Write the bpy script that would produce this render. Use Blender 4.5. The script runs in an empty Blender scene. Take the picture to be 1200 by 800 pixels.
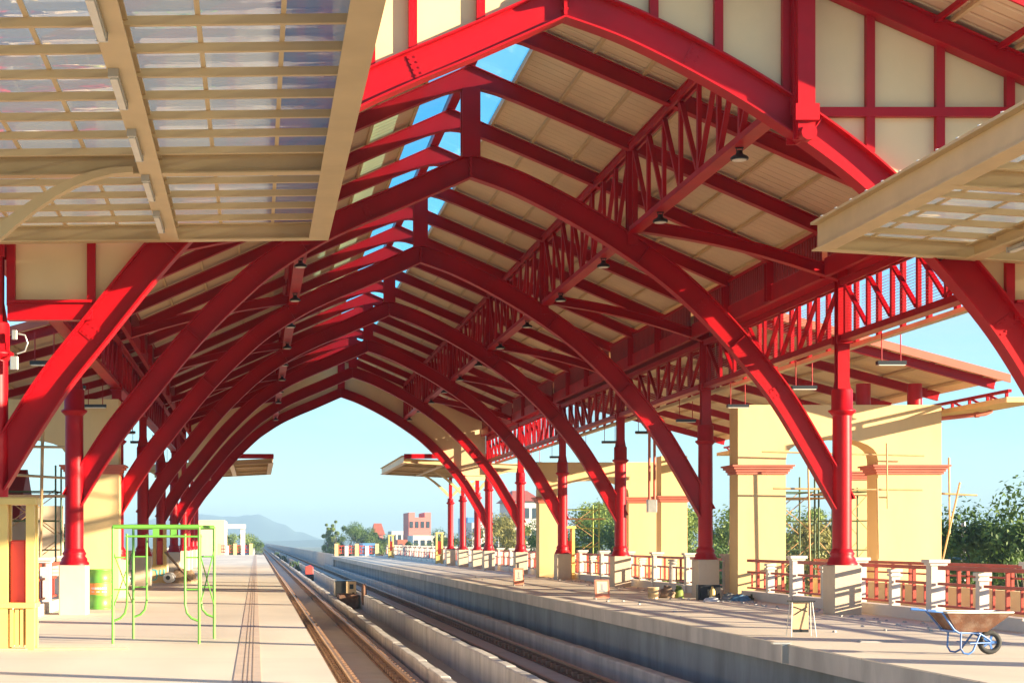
import bpy, math, random
from mathutils import Vector, Matrix
random.seed(7)
SC = bpy.context.scene
COL = SC.collection
R = math.radians
ORD = ['first','second','third','fourth','fifth','sixth','seventh','eighth','ninth','tenth','eleventh','twelfth','thirteenth','fourteenth',
       'fifteenth','sixteenth','seventeenth','eighteenth','nineteenth','twentieth','twenty-first','twenty-second','twenty-third','twenty-fourth',
       'twenty-fifth','twenty-sixth','twenty-seventh','twenty-eighth','twenty-ninth','thirtieth']
# ------------------------------------------------------------------ materials
def mat(name, col, rough=.6, var=.12, scale=3., bump=0., metal=0., spec=.5, streak=0., dirt=None, dirtamt=.0, dirtscale=1.2, coat=0.):
    m = bpy.data.materials.new(name); m.use_nodes = True
    nt = m.node_tree; N = nt.nodes; L = nt.links
    b = N['Principled BSDF']
    b.inputs['Roughness'].default_value = rough
    b.inputs['Metallic'].default_value = metal
    b.inputs['Specular IOR Level'].default_value = spec
    b.inputs['Coat Weight'].default_value = coat
    tc = N.new('ShaderNodeTexCoord')
    nz = N.new('ShaderNodeTexNoise'); nz.inputs['Scale'].default_value = scale; nz.inputs['Detail'].default_value = 5
    if streak:
        mp = N.new('ShaderNodeMapping'); mp.inputs['Scale'].default_value = (1, 1, 1/streak)
        L.new(tc.outputs['Object'], mp.inputs['Vector']); L.new(mp.outputs['Vector'], nz.inputs['Vector'])
    else:
        L.new(tc.outputs['Object'], nz.inputs['Vector'])
    mr = N.new('ShaderNodeMapRange'); mr.inputs['From Min'].default_value = .3; mr.inputs['From Max'].default_value = .7
    mr.inputs['To Min'].default_value = 1-var; mr.inputs['To Max'].default_value = 1+var
    L.new(nz.outputs['Fac'], mr.inputs['Value'])
    mx = N.new('ShaderNodeMix'); mx.data_type = 'RGBA'; mx.blend_type = 'MULTIPLY'; mx.inputs['Factor'].default_value = 1
    mx.inputs['A'].default_value = (*col, 1)
    L.new(mr.outputs['Result'], mx.inputs['B'])
    out = mx.outputs['Result']
    if dirt:
        n2 = N.new('ShaderNodeTexNoise'); n2.inputs['Scale'].default_value = dirtscale; n2.inputs['Detail'].default_value = 8
        n2.inputs['Roughness'].default_value = .65
        L.new((mp.outputs['Vector'] if streak else tc.outputs['Object']), n2.inputs['Vector'])
        m2 = N.new('ShaderNodeMapRange'); m2.inputs['From Min'].default_value = .45; m2.inputs['From Max'].default_value = .72
        m2.inputs['To Max'].default_value = dirtamt
        L.new(n2.outputs['Fac'], m2.inputs['Value'])
        mm = N.new('ShaderNodeMix'); mm.data_type = 'RGBA'
        L.new(m2.outputs['Result'], mm.inputs['Factor']); L.new(out, mm.inputs['A']); mm.inputs['B'].default_value = (*dirt, 1)
        out = mm.outputs['Result']
    L.new(out, b.inputs['Base Color'])
    if bump:
        bp = N.new('ShaderNodeBump'); bp.inputs['Strength'].default_value = bump; bp.inputs['Distance'].default_value = .02
        n3 = N.new('ShaderNodeTexNoise'); n3.inputs['Scale'].default_value = scale*6; n3.inputs['Detail'].default_value = 6
        L.new(tc.outputs['Object'], n3.inputs['Vector']); L.new(n3.outputs['Fac'], bp.inputs['Height']); L.new(bp.outputs['Normal'], b.inputs['Normal'])
    m['out'] = 1
    return m

RED   = mat('red_paint', (.39,.001,.007), .42, .14, 1.3, .06, spec=.22, dirt=(.29,.005,.006), dirtamt=.55, dirtscale=.9)
REDL  = mat('red_paint_rail', (.42,.055,.03), .5, .14, 3, .05)
SALM  = mat('terracotta_paint', (.48,.12,.07), .6, .12, 2)
CREAM = mat('cream_steel', (.60,.44,.23), .5, .07, 1.5, .03, dirt=(.44,.32,.16), dirtamt=.4)
PANEL = mat('cream_panel', (.74,.55,.30), .65, .05, .8, .02, dirt=(.54,.41,.22), dirtamt=.3, dirtscale=.5)
YEL   = mat('yellow_plaster', (.70,.49,.225), .75, .05, .7, .15, dirt=(.53,.36,.17), dirtamt=.45, dirtscale=1.1, streak=3)
YEL_LIT  = mat('sunlit_yellow_plaster', (.92,.77,.38), .75, .05, .7, .15)  # yellow plaster lightened so the shaded parapet looks sunlit
YELP  = mat('yellow_paint', (.68,.48,.15), .45, .08, 3)
WHITE = mat('white_stucco', (.66,.61,.54), .7, .08, 3, .1, dirt=(.5,.44,.36), dirtamt=.5, dirtscale=3)
BEIGE = mat('beige_plaster', (.62,.50,.36), .75, .07, 1.2, .1, dirt=(.42,.34,.25), dirtamt=.4, dirtscale=2)
CONC  = mat('concrete', (.40,.41,.40), .85, .2, 1.2, .25, dirt=(.16,.15,.14), dirtamt=.6, dirtscale=1.6, streak=3)
CONCD = mat('concrete_shade', (.25,.285,.31), .85, .2, .8, .25, dirt=(.12,.125,.12), dirtamt=.7, dirtscale=.9, streak=3)  # shade under the platform edge put into the base colour, stains on top
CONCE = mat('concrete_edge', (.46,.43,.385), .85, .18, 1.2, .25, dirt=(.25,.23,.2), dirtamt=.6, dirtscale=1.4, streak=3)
CONCL = mat('concrete_light', (.48,.45,.41), .85, .16, 1.5, .25, dirt=(.22,.19,.16), dirtamt=.5, dirtscale=1.8, streak=3)
SLAB  = mat('track_slab', (.44,.40,.355), .9, .22, .8, .3, dirt=(.24,.17,.12), dirtamt=.6, dirtscale=.8)
RUST  = mat('rusty_rail', (.16,.075,.04), .7, .25, 4, .2, metal=.3, dirt=(.07,.035,.022), dirtamt=.7)
RCLIP = mat('rail_clip', (.26,.15,.09), .7, .3, 5)
RHEAD = mat('rail_head', (.34,.20,.12), .45, .2, 2, .1, metal=.6)
GREEN = mat('green_paint', (.14,.40,.055), .4, .1, 4, dirt=(.10,.24,.05), dirtamt=.4, dirtscale=5)
DGREEN= mat('dark_green_steel', (.06,.10,.04), .5, .2, 4)
BAMB  = mat('bamboo_pole', (.50,.30,.13), .6, .2, 4)
ORANGE= mat('orange_paint', (.75,.28,.06), .45, .1, 4)
BLACK = mat('black_enamel', (.015,.015,.016), .4, .1, 4)
STEEL = mat('galvanised_steel', (.50,.50,.48), .4, .1, 6, metal=.7)
LAMPW = mat('white_fixture', (.72,.68,.58), .45, .06, 5)
BLUE  = mat('blue_paint', (.05,.17,.48), .4, .15, 5, dirt=(.2,.12,.07), dirtamt=.4, dirtscale=7)
RUSTY = mat('rusty_tray', (.12,.045,.02), .8, .3, 6, .2, dirt=(.30,.22,.16), dirtamt=.5, dirtscale=5)
RUBBER= mat('rubber', (.03,.03,.03), .8, .2, 8)
WOOD  = mat('plywood', (.55,.38,.21), .7, .15, 5)
DEBR  = mat('rubble_brown', (.20,.13,.08), .9, .4, 9, .4)
PLAST = mat('white_plastic', (.75,.75,.74), .35, .05, 4)
CYAN  = mat('cyan_spray', (.10,.55,.60), .6, .1, 4)
SIGNR = mat('sign_red', (.70,.07,.05), .5, .05, 4)
SIGND = mat('faded_red_board', (.52,.17,.10), .6, .15, 6)
PINK  = mat('pink_facade', (.62,.20,.17), .8, .06, .2)
FACW  = mat('white_facade', (.66,.62,.56), .8, .06, .2)
FACB  = mat('tan_facade', (.60,.47,.33), .8, .08, .2)
WIN   = mat('window_glass', (.05,.07,.09), .15, .1, 1)
BLUEF = mat('blue_cladding', (.10,.26,.5), .5, .1, .4)
BARK  = mat('bark', (.12,.09,.06), .9, .25, 3, .4)
GROUND= mat('scrub_ground', (.12,.13,.06), .95, .3, .02, 0, dirt=(.25,.2,.12), dirtamt=.6, dirtscale=.01)
MOUNT = mat('forested_hill', (.05,.09,.07), .95, .3, .004)
DRED  = mat('dark_red_slats', (.26,.010,.014), .5, .15, 3)

def leafmat(name, c1, c2):
    m = bpy.data.materials.new(name); m.use_nodes = True
    nt = m.node_tree; N = nt.nodes; L = nt.links; b = N['Principled BSDF']
    g = N.new('ShaderNodeNewGeometry')
    cr = N.new('ShaderNodeValToRGB'); cr.color_ramp.elements[0].color = (*c1,1); cr.color_ramp.elements[1].color = (*c2,1)
    tc = N.new('ShaderNodeTexCoord'); nz = N.new('ShaderNodeTexNoise'); nz.inputs['Scale'].default_value=.55; nz.inputs['Detail'].default_value=2
    L.new(tc.outputs['Object'], nz.inputs['Vector'])
    mr = N.new('ShaderNodeMapRange'); mr.inputs['From Min'].default_value=.32; mr.inputs['From Max'].default_value=.68; L.new(nz.outputs['Fac'], mr.inputs['Value'])
    av = N.new('ShaderNodeMath'); av.operation='MULTIPLY_ADD'; av.inputs[1].default_value=.5
    hf = N.new('ShaderNodeMath'); hf.operation='MULTIPLY'; hf.inputs[1].default_value=.5; L.new(mr.outputs['Result'], hf.inputs[0])
    L.new(g.outputs['Random Per Island'], av.inputs[0]); L.new(hf.outputs[0], av.inputs[2]); L.new(av.outputs[0], cr.inputs['Fac']); L.new(cr.outputs['Color'], b.inputs['Base Color'])
    b.inputs['Roughness'].default_value = .6
    tr = N.new('ShaderNodeBsdfTranslucent'); L.new(cr.outputs['Color'], tr.inputs['Color'])
    mx = N.new('ShaderNodeMixShader'); mx.inputs[0].default_value = .3
    L.new(b.outputs[0], mx.inputs[1]); L.new(tr.outputs[0], mx.inputs[2]); L.new(mx.outputs[0], N['Material Output'].inputs['Surface'])
    return m
LEAFD = leafmat('leaf_dark', (.03,.075,.012), (.15,.24,.04))
LEAFM = leafmat('leaf_mid', (.09,.15,.025), (.30,.38,.07))
LEAFY = leafmat('leaf_yellow', (.16,.15,.03), (.36,.33,.10))

def roofmat(name, col, pitch=.2, axis='Y'):
    m = mat(name, col, .55, .07, .7, 0, dirt=tuple(c*.72 for c in col), dirtamt=.45, dirtscale=.6)
    nt = m.node_tree; N = nt.nodes; L = nt.links; b = N['Principled BSDF']
    tc = N.new('ShaderNodeTexCoord')
    wv = N.new('ShaderNodeTexWave'); wv.bands_direction = axis; wv.inputs['Scale'].default_value = .314/pitch; wv.wave_profile='SIN'
    L.new(tc.outputs['Object'], wv.inputs['Vector'])
    cr = N.new('ShaderNodeValToRGB'); cr.color_ramp.elements[0].position=.0; cr.color_ramp.elements[1].position=.25
    L.new(wv.outputs['Fac'], cr.inputs['Fac'])
    bp = N.new('ShaderNodeBump'); bp.inputs['Strength'].default_value=.7; bp.inputs['Distance'].default_value=.03
    L.new(cr.outputs['Color'], bp.inputs['Height']); L.new(bp.outputs['Normal'], b.inputs['Normal'])
    return m
ROOF = roofmat('roof_sheet', (.70,.53,.33), .33)
def glassmat(name, tint, trans, gloss, transl, bump):
    m = bpy.data.materials.new(name); m.use_nodes = True
    nt = m.node_tree; N = nt.nodes; L = nt.links
    for n in list(N):
        if n.type != 'OUTPUT_MATERIAL': N.remove(n)
    o = N['Material Output']
    a = N.new('ShaderNodeBsdfTransparent'); a.inputs[0].default_value=(*tint,1)
    g = N.new('ShaderNodeBsdfGlossy'); g.inputs['Roughness'].default_value=.04
    t = N.new('ShaderNodeBsdfTranslucent'); t.inputs[0].default_value=(*tint,1)
    if bump:
        tc = N.new('ShaderNodeTexCoord'); mp = N.new('ShaderNodeMapping'); mp.inputs['Scale'].default_value=(.5,1.6,1)
        L.new(tc.outputs['Object'], mp.inputs[0])
        nz = N.new('ShaderNodeTexNoise'); nz.inputs['Scale'].default_value=1.1; nz.inputs['Detail'].default_value=2
        L.new(mp.outputs[0], nz.inputs['Vector'])
        bp = N.new('ShaderNodeBump'); bp.inputs['Strength'].default_value=bump; bp.inputs['Distance'].default_value=.12
        L.new(nz.outputs['Fac'], bp.inputs['Height']); L.new(bp.outputs['Normal'], g.inputs['Normal'])
    m1 = N.new('ShaderNodeMixShader'); s=trans+transl; m1.inputs[0].default_value = transl/s
    L.new(a.outputs[0], m1.inputs[1]); L.new(t.outputs[0], m1.inputs[2])
    m2 = N.new('ShaderNodeMixShader'); m2.inputs[0].default_value = gloss
    L.new(m1.outputs[0], m2.inputs[1]); L.new(g.outputs[0], m2.inputs[2]); L.new(m2.outputs[0], o.inputs['Surface'])
    return m
POLY = glassmat('polycarbonate', (.66,.70,.71), .45, .36, .55, .6)
GLASS= glassmat('skylight_glass', (.62,.95,1.0), .97, .04, .03, 0)

def floormat():
    m = mat('platform_floor', (.77,.67,.53), .7, .10, .5, .12, dirt=(.60,.52,.41), dirtamt=.45, dirtscale=.5)
    nt = m.node_tree; N = nt.nodes; L = nt.links; b = N['Principled BSDF']
    src = b.inputs['Base Color'].links[0].from_socket
    tc = N.new('ShaderNodeTexCoord')
    br = N.new('ShaderNodeTexBrick'); br.offset=0; br.inputs['Scale'].default_value=1; br.inputs['Mortar Size'].default_value=.010
    br.inputs['Brick Width'].default_value=60.0; br.inputs['Row Height'].default_value=3.8
    br.inputs['Color1'].default_value=(1,1,1,1); br.inputs['Color2'].default_value=(.95,.94,.93,1); br.inputs['Mortar'].default_value=(.55,.5,.45,1)
    L.new(tc.outputs['Object'], br.inputs['Vector'])
    n = N.new('ShaderNodeTexNoise'); n.inputs['Scale'].default_value=.35; n.inputs['Detail'].default_value=7
    mp = N.new('ShaderNodeMapping'); mp.inputs['Scale'].default_value=(1,.22,1); L.new(tc.outputs['Object'], mp.inputs[0]); L.new(mp.outputs[0], n.inputs['Vector'])
    r = N.new('ShaderNodeMapRange'); r.inputs['From Min'].default_value=.35; r.inputs['From Max'].default_value=.7; r.inputs['To Min'].default_value=.84; r.inputs['To Max'].default_value=1.12
    L.new(n.outputs['Fac'], r.inputs['Value'])
    m1 = N.new('ShaderNodeMix'); m1.data_type='RGBA'; m1.blend_type='MULTIPLY'; m1.inputs['Factor'].default_value=1
    L.new(src, m1.inputs['A']); L.new(br.outputs['Color'], m1.inputs['B'])
    m2 = N.new('ShaderNodeMix'); m2.data_type='RGBA'; m2.blend_type='MULTIPLY'; m2.inputs['Factor'].default_value=1
    L.new(m1.outputs['Result'], m2.inputs['A']); L.new(r.outputs['Result'], m2.inputs['B'])
    L.new(m2.outputs['Result'], b.inputs['Base Color'])
    return m
FLOOR = floormat()
TACT = mat('tactile_strip', (.62,.48,.37), .75, .1, 3)
GROOVE = mat('groove', (.36,.26,.19), .8, .1, 3)

# ------------------------------------------------------------------ mesh builder
class MB:
    def __init__(s): s.v=[]; s.f=[]; s.sm=[]; s.mi=[]; s.cur=0
    def add(s, vs, fs, smooth=False):
        o=len(s.v); s.v += [tuple(p) for p in vs]
        for f in fs: s.f.append([i+o for i in f]); s.sm.append(smooth); s.mi.append(s.cur)
        return s
    def hexa(s, p):   # p: 8 points, bottom 4 ccw then top 4
        return s.add(p, [(3,2,1,0),(4,5,6,7),(0,1,5,4),(1,2,6,5),(2,3,7,6),(3,0,4,7)])
    def box(s, x0,x1,y0,y1,z0,z1):
        return s.hexa([(x0,y0,z0),(x1,y0,z0),(x1,y1,z0),(x0,y1,z0),(x0,y0,z1),(x1,y0,z1),(x1,y1,z1),(x0,y1,z1)])
    def bbox(s, x0,x1,y0,y1,z0,z1,b=.02):   # chamfered top/bottom and verticals
        def ring(d,z): 
            return [(x0+d,y0,z),(x1-d,y0,z),(x1,y0+d,z),(x1,y1-d,z),(x1-d,y1,z),(x0+d,y1,z),(x0,y1-d,z),(x0,y0+d,z)]
        def ring2(z):
            return [(x0+b,y0+b,z),(x1-b,y0+b,z),(x1-b,y0+b,z),(x1-b,y1-b,z),(x1-b,y1-b,z),(x0+b,y1-b,z),(x0+b,y1-b,z),(x0+b,y0+b,z)]
        vs=ring(b,z0)+ring(b,z1-b)
        top=[(x0+b,y0+b,z1),(x1-b,y0+b,z1),(x1-b,y1-b,z1),(x0+b,y1-b,z1)]
        fs=[tuple(range(7,-1,-1))]+[(i,(i+1)%8,8+(i+1)%8,8+i) for i in range(8)]
        vs+=top
        fs+=[(16,17,18,19),(8,9,17,16),(9,10,17),(10,11,18,17),(11,12,18),(12,13,19,18),(13,14,19),(14,15,16,19),(15,8,16)]
        return s.add(vs,fs)
    def beam(s, a, b, w, h, up=(0,0,1)):
        a=Vector(a); b=Vector(b); d=(b-a).normalized(); u=Vector(up)
        if abs(d.dot(u))>.98: u=Vector((0,1,0))
        x=d.cross(u).normalized(); z=x.cross(d).normalized()
        q=[]
        for p in (a,b): q.append([p-x*w/2-z*h/2, p+x*w/2-z*h/2, p+x*w/2+z*h/2, p-x*w/2+z*h/2])
        return s.add(q[0]+q[1], [(0,1,2,3),(7,6,5,4),(0,4,5,1),(1,5,6,2),(2,6,7,3),(3,7,4,0)])
    def ibeam(s, a, b, w, h, t=.025, up=(0,0,1)):
        a=Vector(a); b=Vector(b); d=(b-a).normalized(); u=Vector(up)
        if abs(d.dot(u))>.98: u=Vector((0,1,0))
        x=d.cross(u).normalized(); z=x.cross(d).normalized()
        s.beam(a+z*(h-t)/2, b+z*(h-t)/2, w, t, up); s.beam(a-z*(h-t)/2, b-z*(h-t)/2, w, t, up)
        return s.beam(a,b,t,h-2*t,up)
    def tube(s, a, b, r, n=8, r2=None):
        a=Vector(a); b=Vector(b); d=(b-a).normalized(); u=Vector((0,0,1)) if abs(d.z)<.95 else Vector((0,1,0))
        x=d.cross(u).normalized(); z=x.cross(d); r2=r if r2 is None else r2
        vs=[]
        for p,rr in ((a,r),(b,r2)):
            for i in range(n):
                t=2*math.pi*i/n; vs.append(p+x*rr*math.cos(t)+z*rr*math.sin(t))
        s.add(vs,[(i,n+i,n+(i+1)%n,(i+1)%n) for i in range(n)],True)
        s.add(vs[:n],[tuple(range(n))]); return s.add(vs[n:],[tuple(range(n-1,-1,-1))])
    def path(s, pts, r, n=8):
        pts=[Vector(p) for p in pts]; vs=[]; k=len(pts); prev=None
        for i,p in enumerate(pts):
            d=(pts[min(i+1,k-1)]-pts[max(i-1,0)]).normalized()
            if prev is None:
                u=Vector((0,0,1)) if abs(d.z)<.9 else Vector((0,1,0)); x=d.cross(u).normalized()
            else: x=(prev-d*prev.dot(d)).normalized()
            prev=x; z=x.cross(d)
            for j in range(n):
                t=2*math.pi*j/n; vs.append(p+x*r*math.cos(t)+z*r*math.sin(t))
        fs=[(i*n+j,(i+1)*n+j,(i+1)*n+(j+1)%n,i*n+(j+1)%n) for i in range(k-1) for j in range(n)]
        s.add(vs,fs,True); s.add(vs[:n],[tuple(range(n))]); return s.add(vs[-n:],[tuple(range(n-1,-1,-1))])
    def lathe(s, c, prof, n=20, smooth=True, cap=True):
        vs=[]; k=len(prof)
        for (r,z) in prof:
            for i in range(n):
                t=2*math.pi*i/n; vs.append((c[0]+r*math.cos(t),c[1]+r*math.sin(t),c[2]+z))
        s.add(vs,[(j*n+i,j*n+(i+1)%n,(j+1)*n+(i+1)%n,(j+1)*n+i) for j in range(k-1) for i in range(n)],smooth)
        if cap:
            s.add(vs[:n],[tuple(range(n-1,-1,-1))]); s.add(vs[-n:],[tuple(range(n))])
        return s
    def strip(s, lo, up, y0, y1):   # lo/up: lists of (x,z), a curved slab between them, thickness y0..y1
        k=len(lo); vs=[]
        for (a,b) in zip(lo,up): vs += [(a[0],y0,a[1]),(a[0],y1,a[1]),(b[0],y1,b[1]),(b[0],y0,b[1])]
        fs=[]
        for i in range(k-1):
            o=4*i; p=o+4
            for j in range(4): fs.append((o+j,o+(j+1)%4,p+(j+1)%4,p+j))
        fs += [(3,2,1,0),(4*k-4,4*k-3,4*k-2,4*k-1)]
        return s.add(vs,fs)
    def poly(s, pts, y0, y1):       # polygon (x,z) extruded in y
        k=len(pts)
        vs=[(p[0],y0,p[1]) for p in pts]+[(p[0],y1,p[1]) for p in pts]
        return s.add(vs,[tuple(range(k)),tuple(range(2*k-1,k-1,-1))]+[(i,k+i,k+(i+1)%k,(i+1)%k) for i in range(k)])
    def build(s, name, m, parent=None, origin=None, local=False):
        me=bpy.data.meshes.new(name)
        if parent is not None:
            off=Vector((0,0,0))
            if not local:
                p=parent
                while p is not None: off+=p.location; p=p.parent
        elif origin is not None: off=Vector(origin)
        else:
            xs=[v[0] for v in s.v]; ys=[v[1] for v in s.v]; zs=[v[2] for v in s.v]
            off=Vector(((min(xs)+max(xs))/2,(min(ys)+max(ys))/2,min(zs)))
        me.from_pydata([(v[0]-off.x,v[1]-off.y,v[2]-off.z) for v in s.v],[],s.f)
        ms=m if isinstance(m,(list,tuple)) else [m]
        for q in ms: me.materials.append(q)
        for p,sm,mi in zip(me.polygons,s.sm,s.mi): p.use_smooth=sm; p.material_index=mi
        me.update()
        import bmesh
        bm=bmesh.new(); bm.from_mesh(me); bmesh.ops.recalc_face_normals(bm,faces=bm.faces); bm.to_mesh(me); bm.free()
        o=bpy.data.objects.new(name,me); COL.objects.link(o)
        if parent is not None: o.parent=parent
        else: o.location=off
        return o
def tag(o,label=None,cat=None,group=None,kind=None):
    if label: o['label']=label
    if cat: o['category']=cat
    if group: o['group']=group
    if kind: o['kind']=kind
    return o
def thing(name,label,cat,loc,group=None):
    o=bpy.data.objects.new(name,None); COL.objects.link(o); o.location=loc; o.empty_display_size=.2
    return tag(o,label,cat,group)
def dup(root, loc, label=None, rz=None, mirror=False):
    r=root.copy(); COL.objects.link(r); r.location=loc
    if label: r['label']=label
    if rz is not None: r.rotation_euler=(0,0,rz)
    for ch in list(root.children):
        c=ch.copy(); COL.objects.link(c); c.parent=r
        for g in list(ch.children):
            d=g.copy(); COL.objects.link(d); d.parent=c
    return r
def P(u,v,Y): return ((u-300)*Y/2000, Y, 1.6-(v-634)*Y/2000)

# ------------------------------------------------------------------ dimensions
S=11.42; Y1=26.15
YK=[Y1+S*k for k in range(7)]
XR=4.72                         # ridge
XCR,XCL=12.9,-4.0               # column lines
XTR,XTL=8.27,1.06               # upper girders
ZR=12.15                        # roof sheet underside at ridge
SL=.44
def roofz(x): return ZR-SL*abs(x-XR)
def catmull(pts,n=6):
    out=[]
    p=[pts[0]]+list(pts)+[pts[-1]]
    for i in range(1,len(p)-2):
        for j in range(n):
            t=j/n; q=[]
            for c in (0,1):
                a,b,d,e=p[i-1][c],p[i][c],p[i+1][c],p[i+2][c]
                q.append(.5*((2*b)+(-a+d)*t+(2*a-5*b+4*d-e)*t*t+(-a+3*b-3*d+e)*t**3))
            out.append(tuple(q))
    out.append(pts[-1]); return out
RPTS=[(4.72,9.58),(5.64,9.24),(6.76,8.68),(7.80,8.06),(8.92,7.27),(9.77,6.50),(10.40,5.82),(11.27,4.75),(11.97,3.62),(12.72,2.30)]
LPTS=[(4.72,9.58),(3.29,8.95),(2.40,8.58),(1.54,8.18),(.75,7.70),(0,7.14),(-1.18,5.98),(-2.30,4.62),(-3.0,3.72),(-3.83,2.38)]
DEP=.50
def offset(pts,d,sgn):
    out=[]
    k=len(pts)
    for i in range(k):
        a=pts[max(i-1,0)]; b=pts[min(i+1,k-1)]
        dx,dz=b[0]-a[0],b[1]-a[1]; l=math.hypot(dx,dz)
        nx,nz=(-dz/l,dx/l) if sgn>0 else (dz/l,-dx/l)
        if i==0: nx,nz=0,1/ (abs(dx)/l)
        out.append((pts[i][0]+nx*d,pts[i][1]+nz*d))
    return out
CR_,CL_=catmull(RPTS),catmull(LPTS)
def archtop(x):
    c=offset(CR_,DEP,1) if x>=XR else offset(CL_,DEP,-1)
    for a,b in zip(c,c[1:]):
        lo,hi=(a,b) if a[0]<=b[0] else (b,a)
        if lo[0]<=x<=hi[0]:
            t=(x-lo[0])/max(1e-6,hi[0]-lo[0]); return lo[1]+t*(hi[1]-lo[1])
    return 0
def rib(mb,c,sgn,y,w=.30,dep=DEP):
    lo=c; a=offset(c,.03,sgn); b=offset(c,dep-.03,sgn); t=offset(c,dep,sgn)
    mb.strip(lo,a,y-w/2,y+w/2); mb.strip(b,t,y-w/2,y+w/2); mb.strip(a,b,y-.02,y+.02)
    return mb
def stiff(mb,c,sgn,y,idx,w=.26):
    a=offset(c,.03,sgn); b=offset(c,DEP-.03,sgn)
    for i in idx:
        p,q=a[i],b[i]; mb.beam((p[0],y,p[1]),(q[0],y,q[1]),.016,w,(0,1,0))
def rafterbottom(x):
    dx=abs(x-XR); return ZR-.47-SL*(math.sqrt(dx*dx+.45**2)-.0)+.06
def rafterparts(t,y,xl,xr):
    for side,x1 in ((1,xr),(-1,xl)):
        n=14; lo=[];up=[]
        for i in range(n+1):
            x=XR+(x1-XR)*(i/n)**1.4; lo.append((x,rafterbottom(x))); up.append((x,roofz(x)-.085))
        if side<0: pass
        a=[(p[0],p[1]+.025) for p in lo]; b=[(p[0],p[1]-.02) for p in up]
        m=MB(); m.strip(lo,a,y-.11,y+.11); m.strip(b,up,y-.11,y+.11); m.strip(a,b,y-.014,y+.014)
        m.build('rafter',RED,t)
# ------------------------------------------------------------------ arch frames
def arch_frame(k):
    y=YK[k]
    nm=ORD[k]
    lab=('front red steel arch under the cream gable, nearest arch' if k==0 else
         'last red steel arch framing the open sky at the far gable' if k==6 else
         'curved red steel arch frame, %s counted from the front gable'%nm)
    t=thing('arch_frame',lab,'arch',(XR,y,0),'red arches of the train hall')
    w=.34 if k==0 else .30
    m=rib(MB(),CR_,1,y,w); stiff(m,CR_,1,y,(21,36)); m.build('arch_rib',RED,t)
    m=rib(MB(),CL_,-1,y,w); stiff(m,CL_,-1,y,(21,36)); m.build('arch_rib',RED,t)
    if k<4:
        for c,sg in ((CR_,1),(CL_,-1)):
            a=offset(c,.06,sg); b=offset(c,DEP-.06,sg)
            for i in (11,29,42):
                p0=((a[i-1][0]+a[i][0])/2,(a[i-1][1]+a[i][1])/2); p1=((a[i+1][0]+a[i][0])/2,(a[i+1][1]+a[i][1])/2)
                q0=((b[i-1][0]+b[i][0])/2,(b[i-1][1]+b[i][1])/2); q1=((b[i+1][0]+b[i][0])/2,(b[i+1][1]+b[i][1])/2)
                m=MB(); m.poly([p0,p1,q1,q0],y-.036,y-.021)
                for f in (.15,.38,.62,.85):
                    for g in (.2,.8):
                        bx=(p0[0]*(1-g)+p1[0]*g)*(1-f)+(q0[0]*(1-g)+q1[0]*g)*f; bz=(p0[1]*(1-g)+p1[1]*g)*(1-f)+(q0[1]*(1-g)+q1[1]*g)*f
                        m.tube((bx,y-.052,bz),(bx,y-.036,bz),.016,6)
                m.build('splice_plate',RED,t)
    zt=9.58+DEP
    m=MB(); m.ibeam((XR,y,zt+.05),(XR,y,rafterbottom(XR)-.01),.40,.34,.03); m.box(XR-.2,XR+.2,y-.17,y+.17,zt-.05,zt+.05)
    m.build('ridge_post',RED,t)
    m=MB(); m.box(XR-.025,XR+.025,y-.15,y+.15,9.62,zt-.06)
    for zz in (9.72,9.84,9.96):
        for sy in (-.1,.1): m.tube((XR-.05,y+sy,zz),(XR+.05,y+sy,zz),.022,6)
    m.build('crown_plate',RED,t)
    rafterparts(t,y,-4.3,13.3)
    # tie beams from the mid girder down to the column heads
    for xa,xb in (((XTR,XCR),(XTL,XCL)) if 0<k<6 else ()):
        pts=[(xa+(xb-xa)*i/8, 8.42-1.12*(i/8)+.14*math.sin(math.pi*i/8)) for i in range(9)]
        m=MB(); m.strip(pts,[(p[0],p[1]+.025) for p in pts],y-.12,y+.12); m.strip([(p[0],p[1]+.235) for p in pts],[(p[0],p[1]+.26) for p in pts],y-.12,y+.12)
        m.strip([(p[0],p[1]+.025) for p in pts],[(p[0],p[1]+.235) for p in pts],y-.013,y+.013); m.build('tie_beam',RED,t)
    for xa in (XTR,XTL):
        m=MB(); m.ibeam((xa,y,8.1 if xa>XR else 8.1),(xa,y,rafterbottom(xa)-.01),.22,.24,.02); m.build('girder_post',RED,t)
    return t
for k in range(7): arch_frame(k)
# intermediate rafters
def rafter_pair(b,j):
    y=YK[b]+S*(j+1)/3
    t=thing('roof_rafter','%s red roof rafter in the roof bay behind the %s arch'%(('nearer','farther')[j],ORD[b]),'rafter',(XR,y,8),'red roof rafters between the arches')
    rafterparts(t,y,-4.3,13.3)
    for x in (12.45,-3.55):
        m=MB(); m.ibeam((x,y,7.42),(x,y,rafterbottom(x)-.005),.2,.22,.02); m.build('stub_post',RED,t)
for b in range(6):
    for j in range(2): rafter_pair(b,j)
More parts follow.
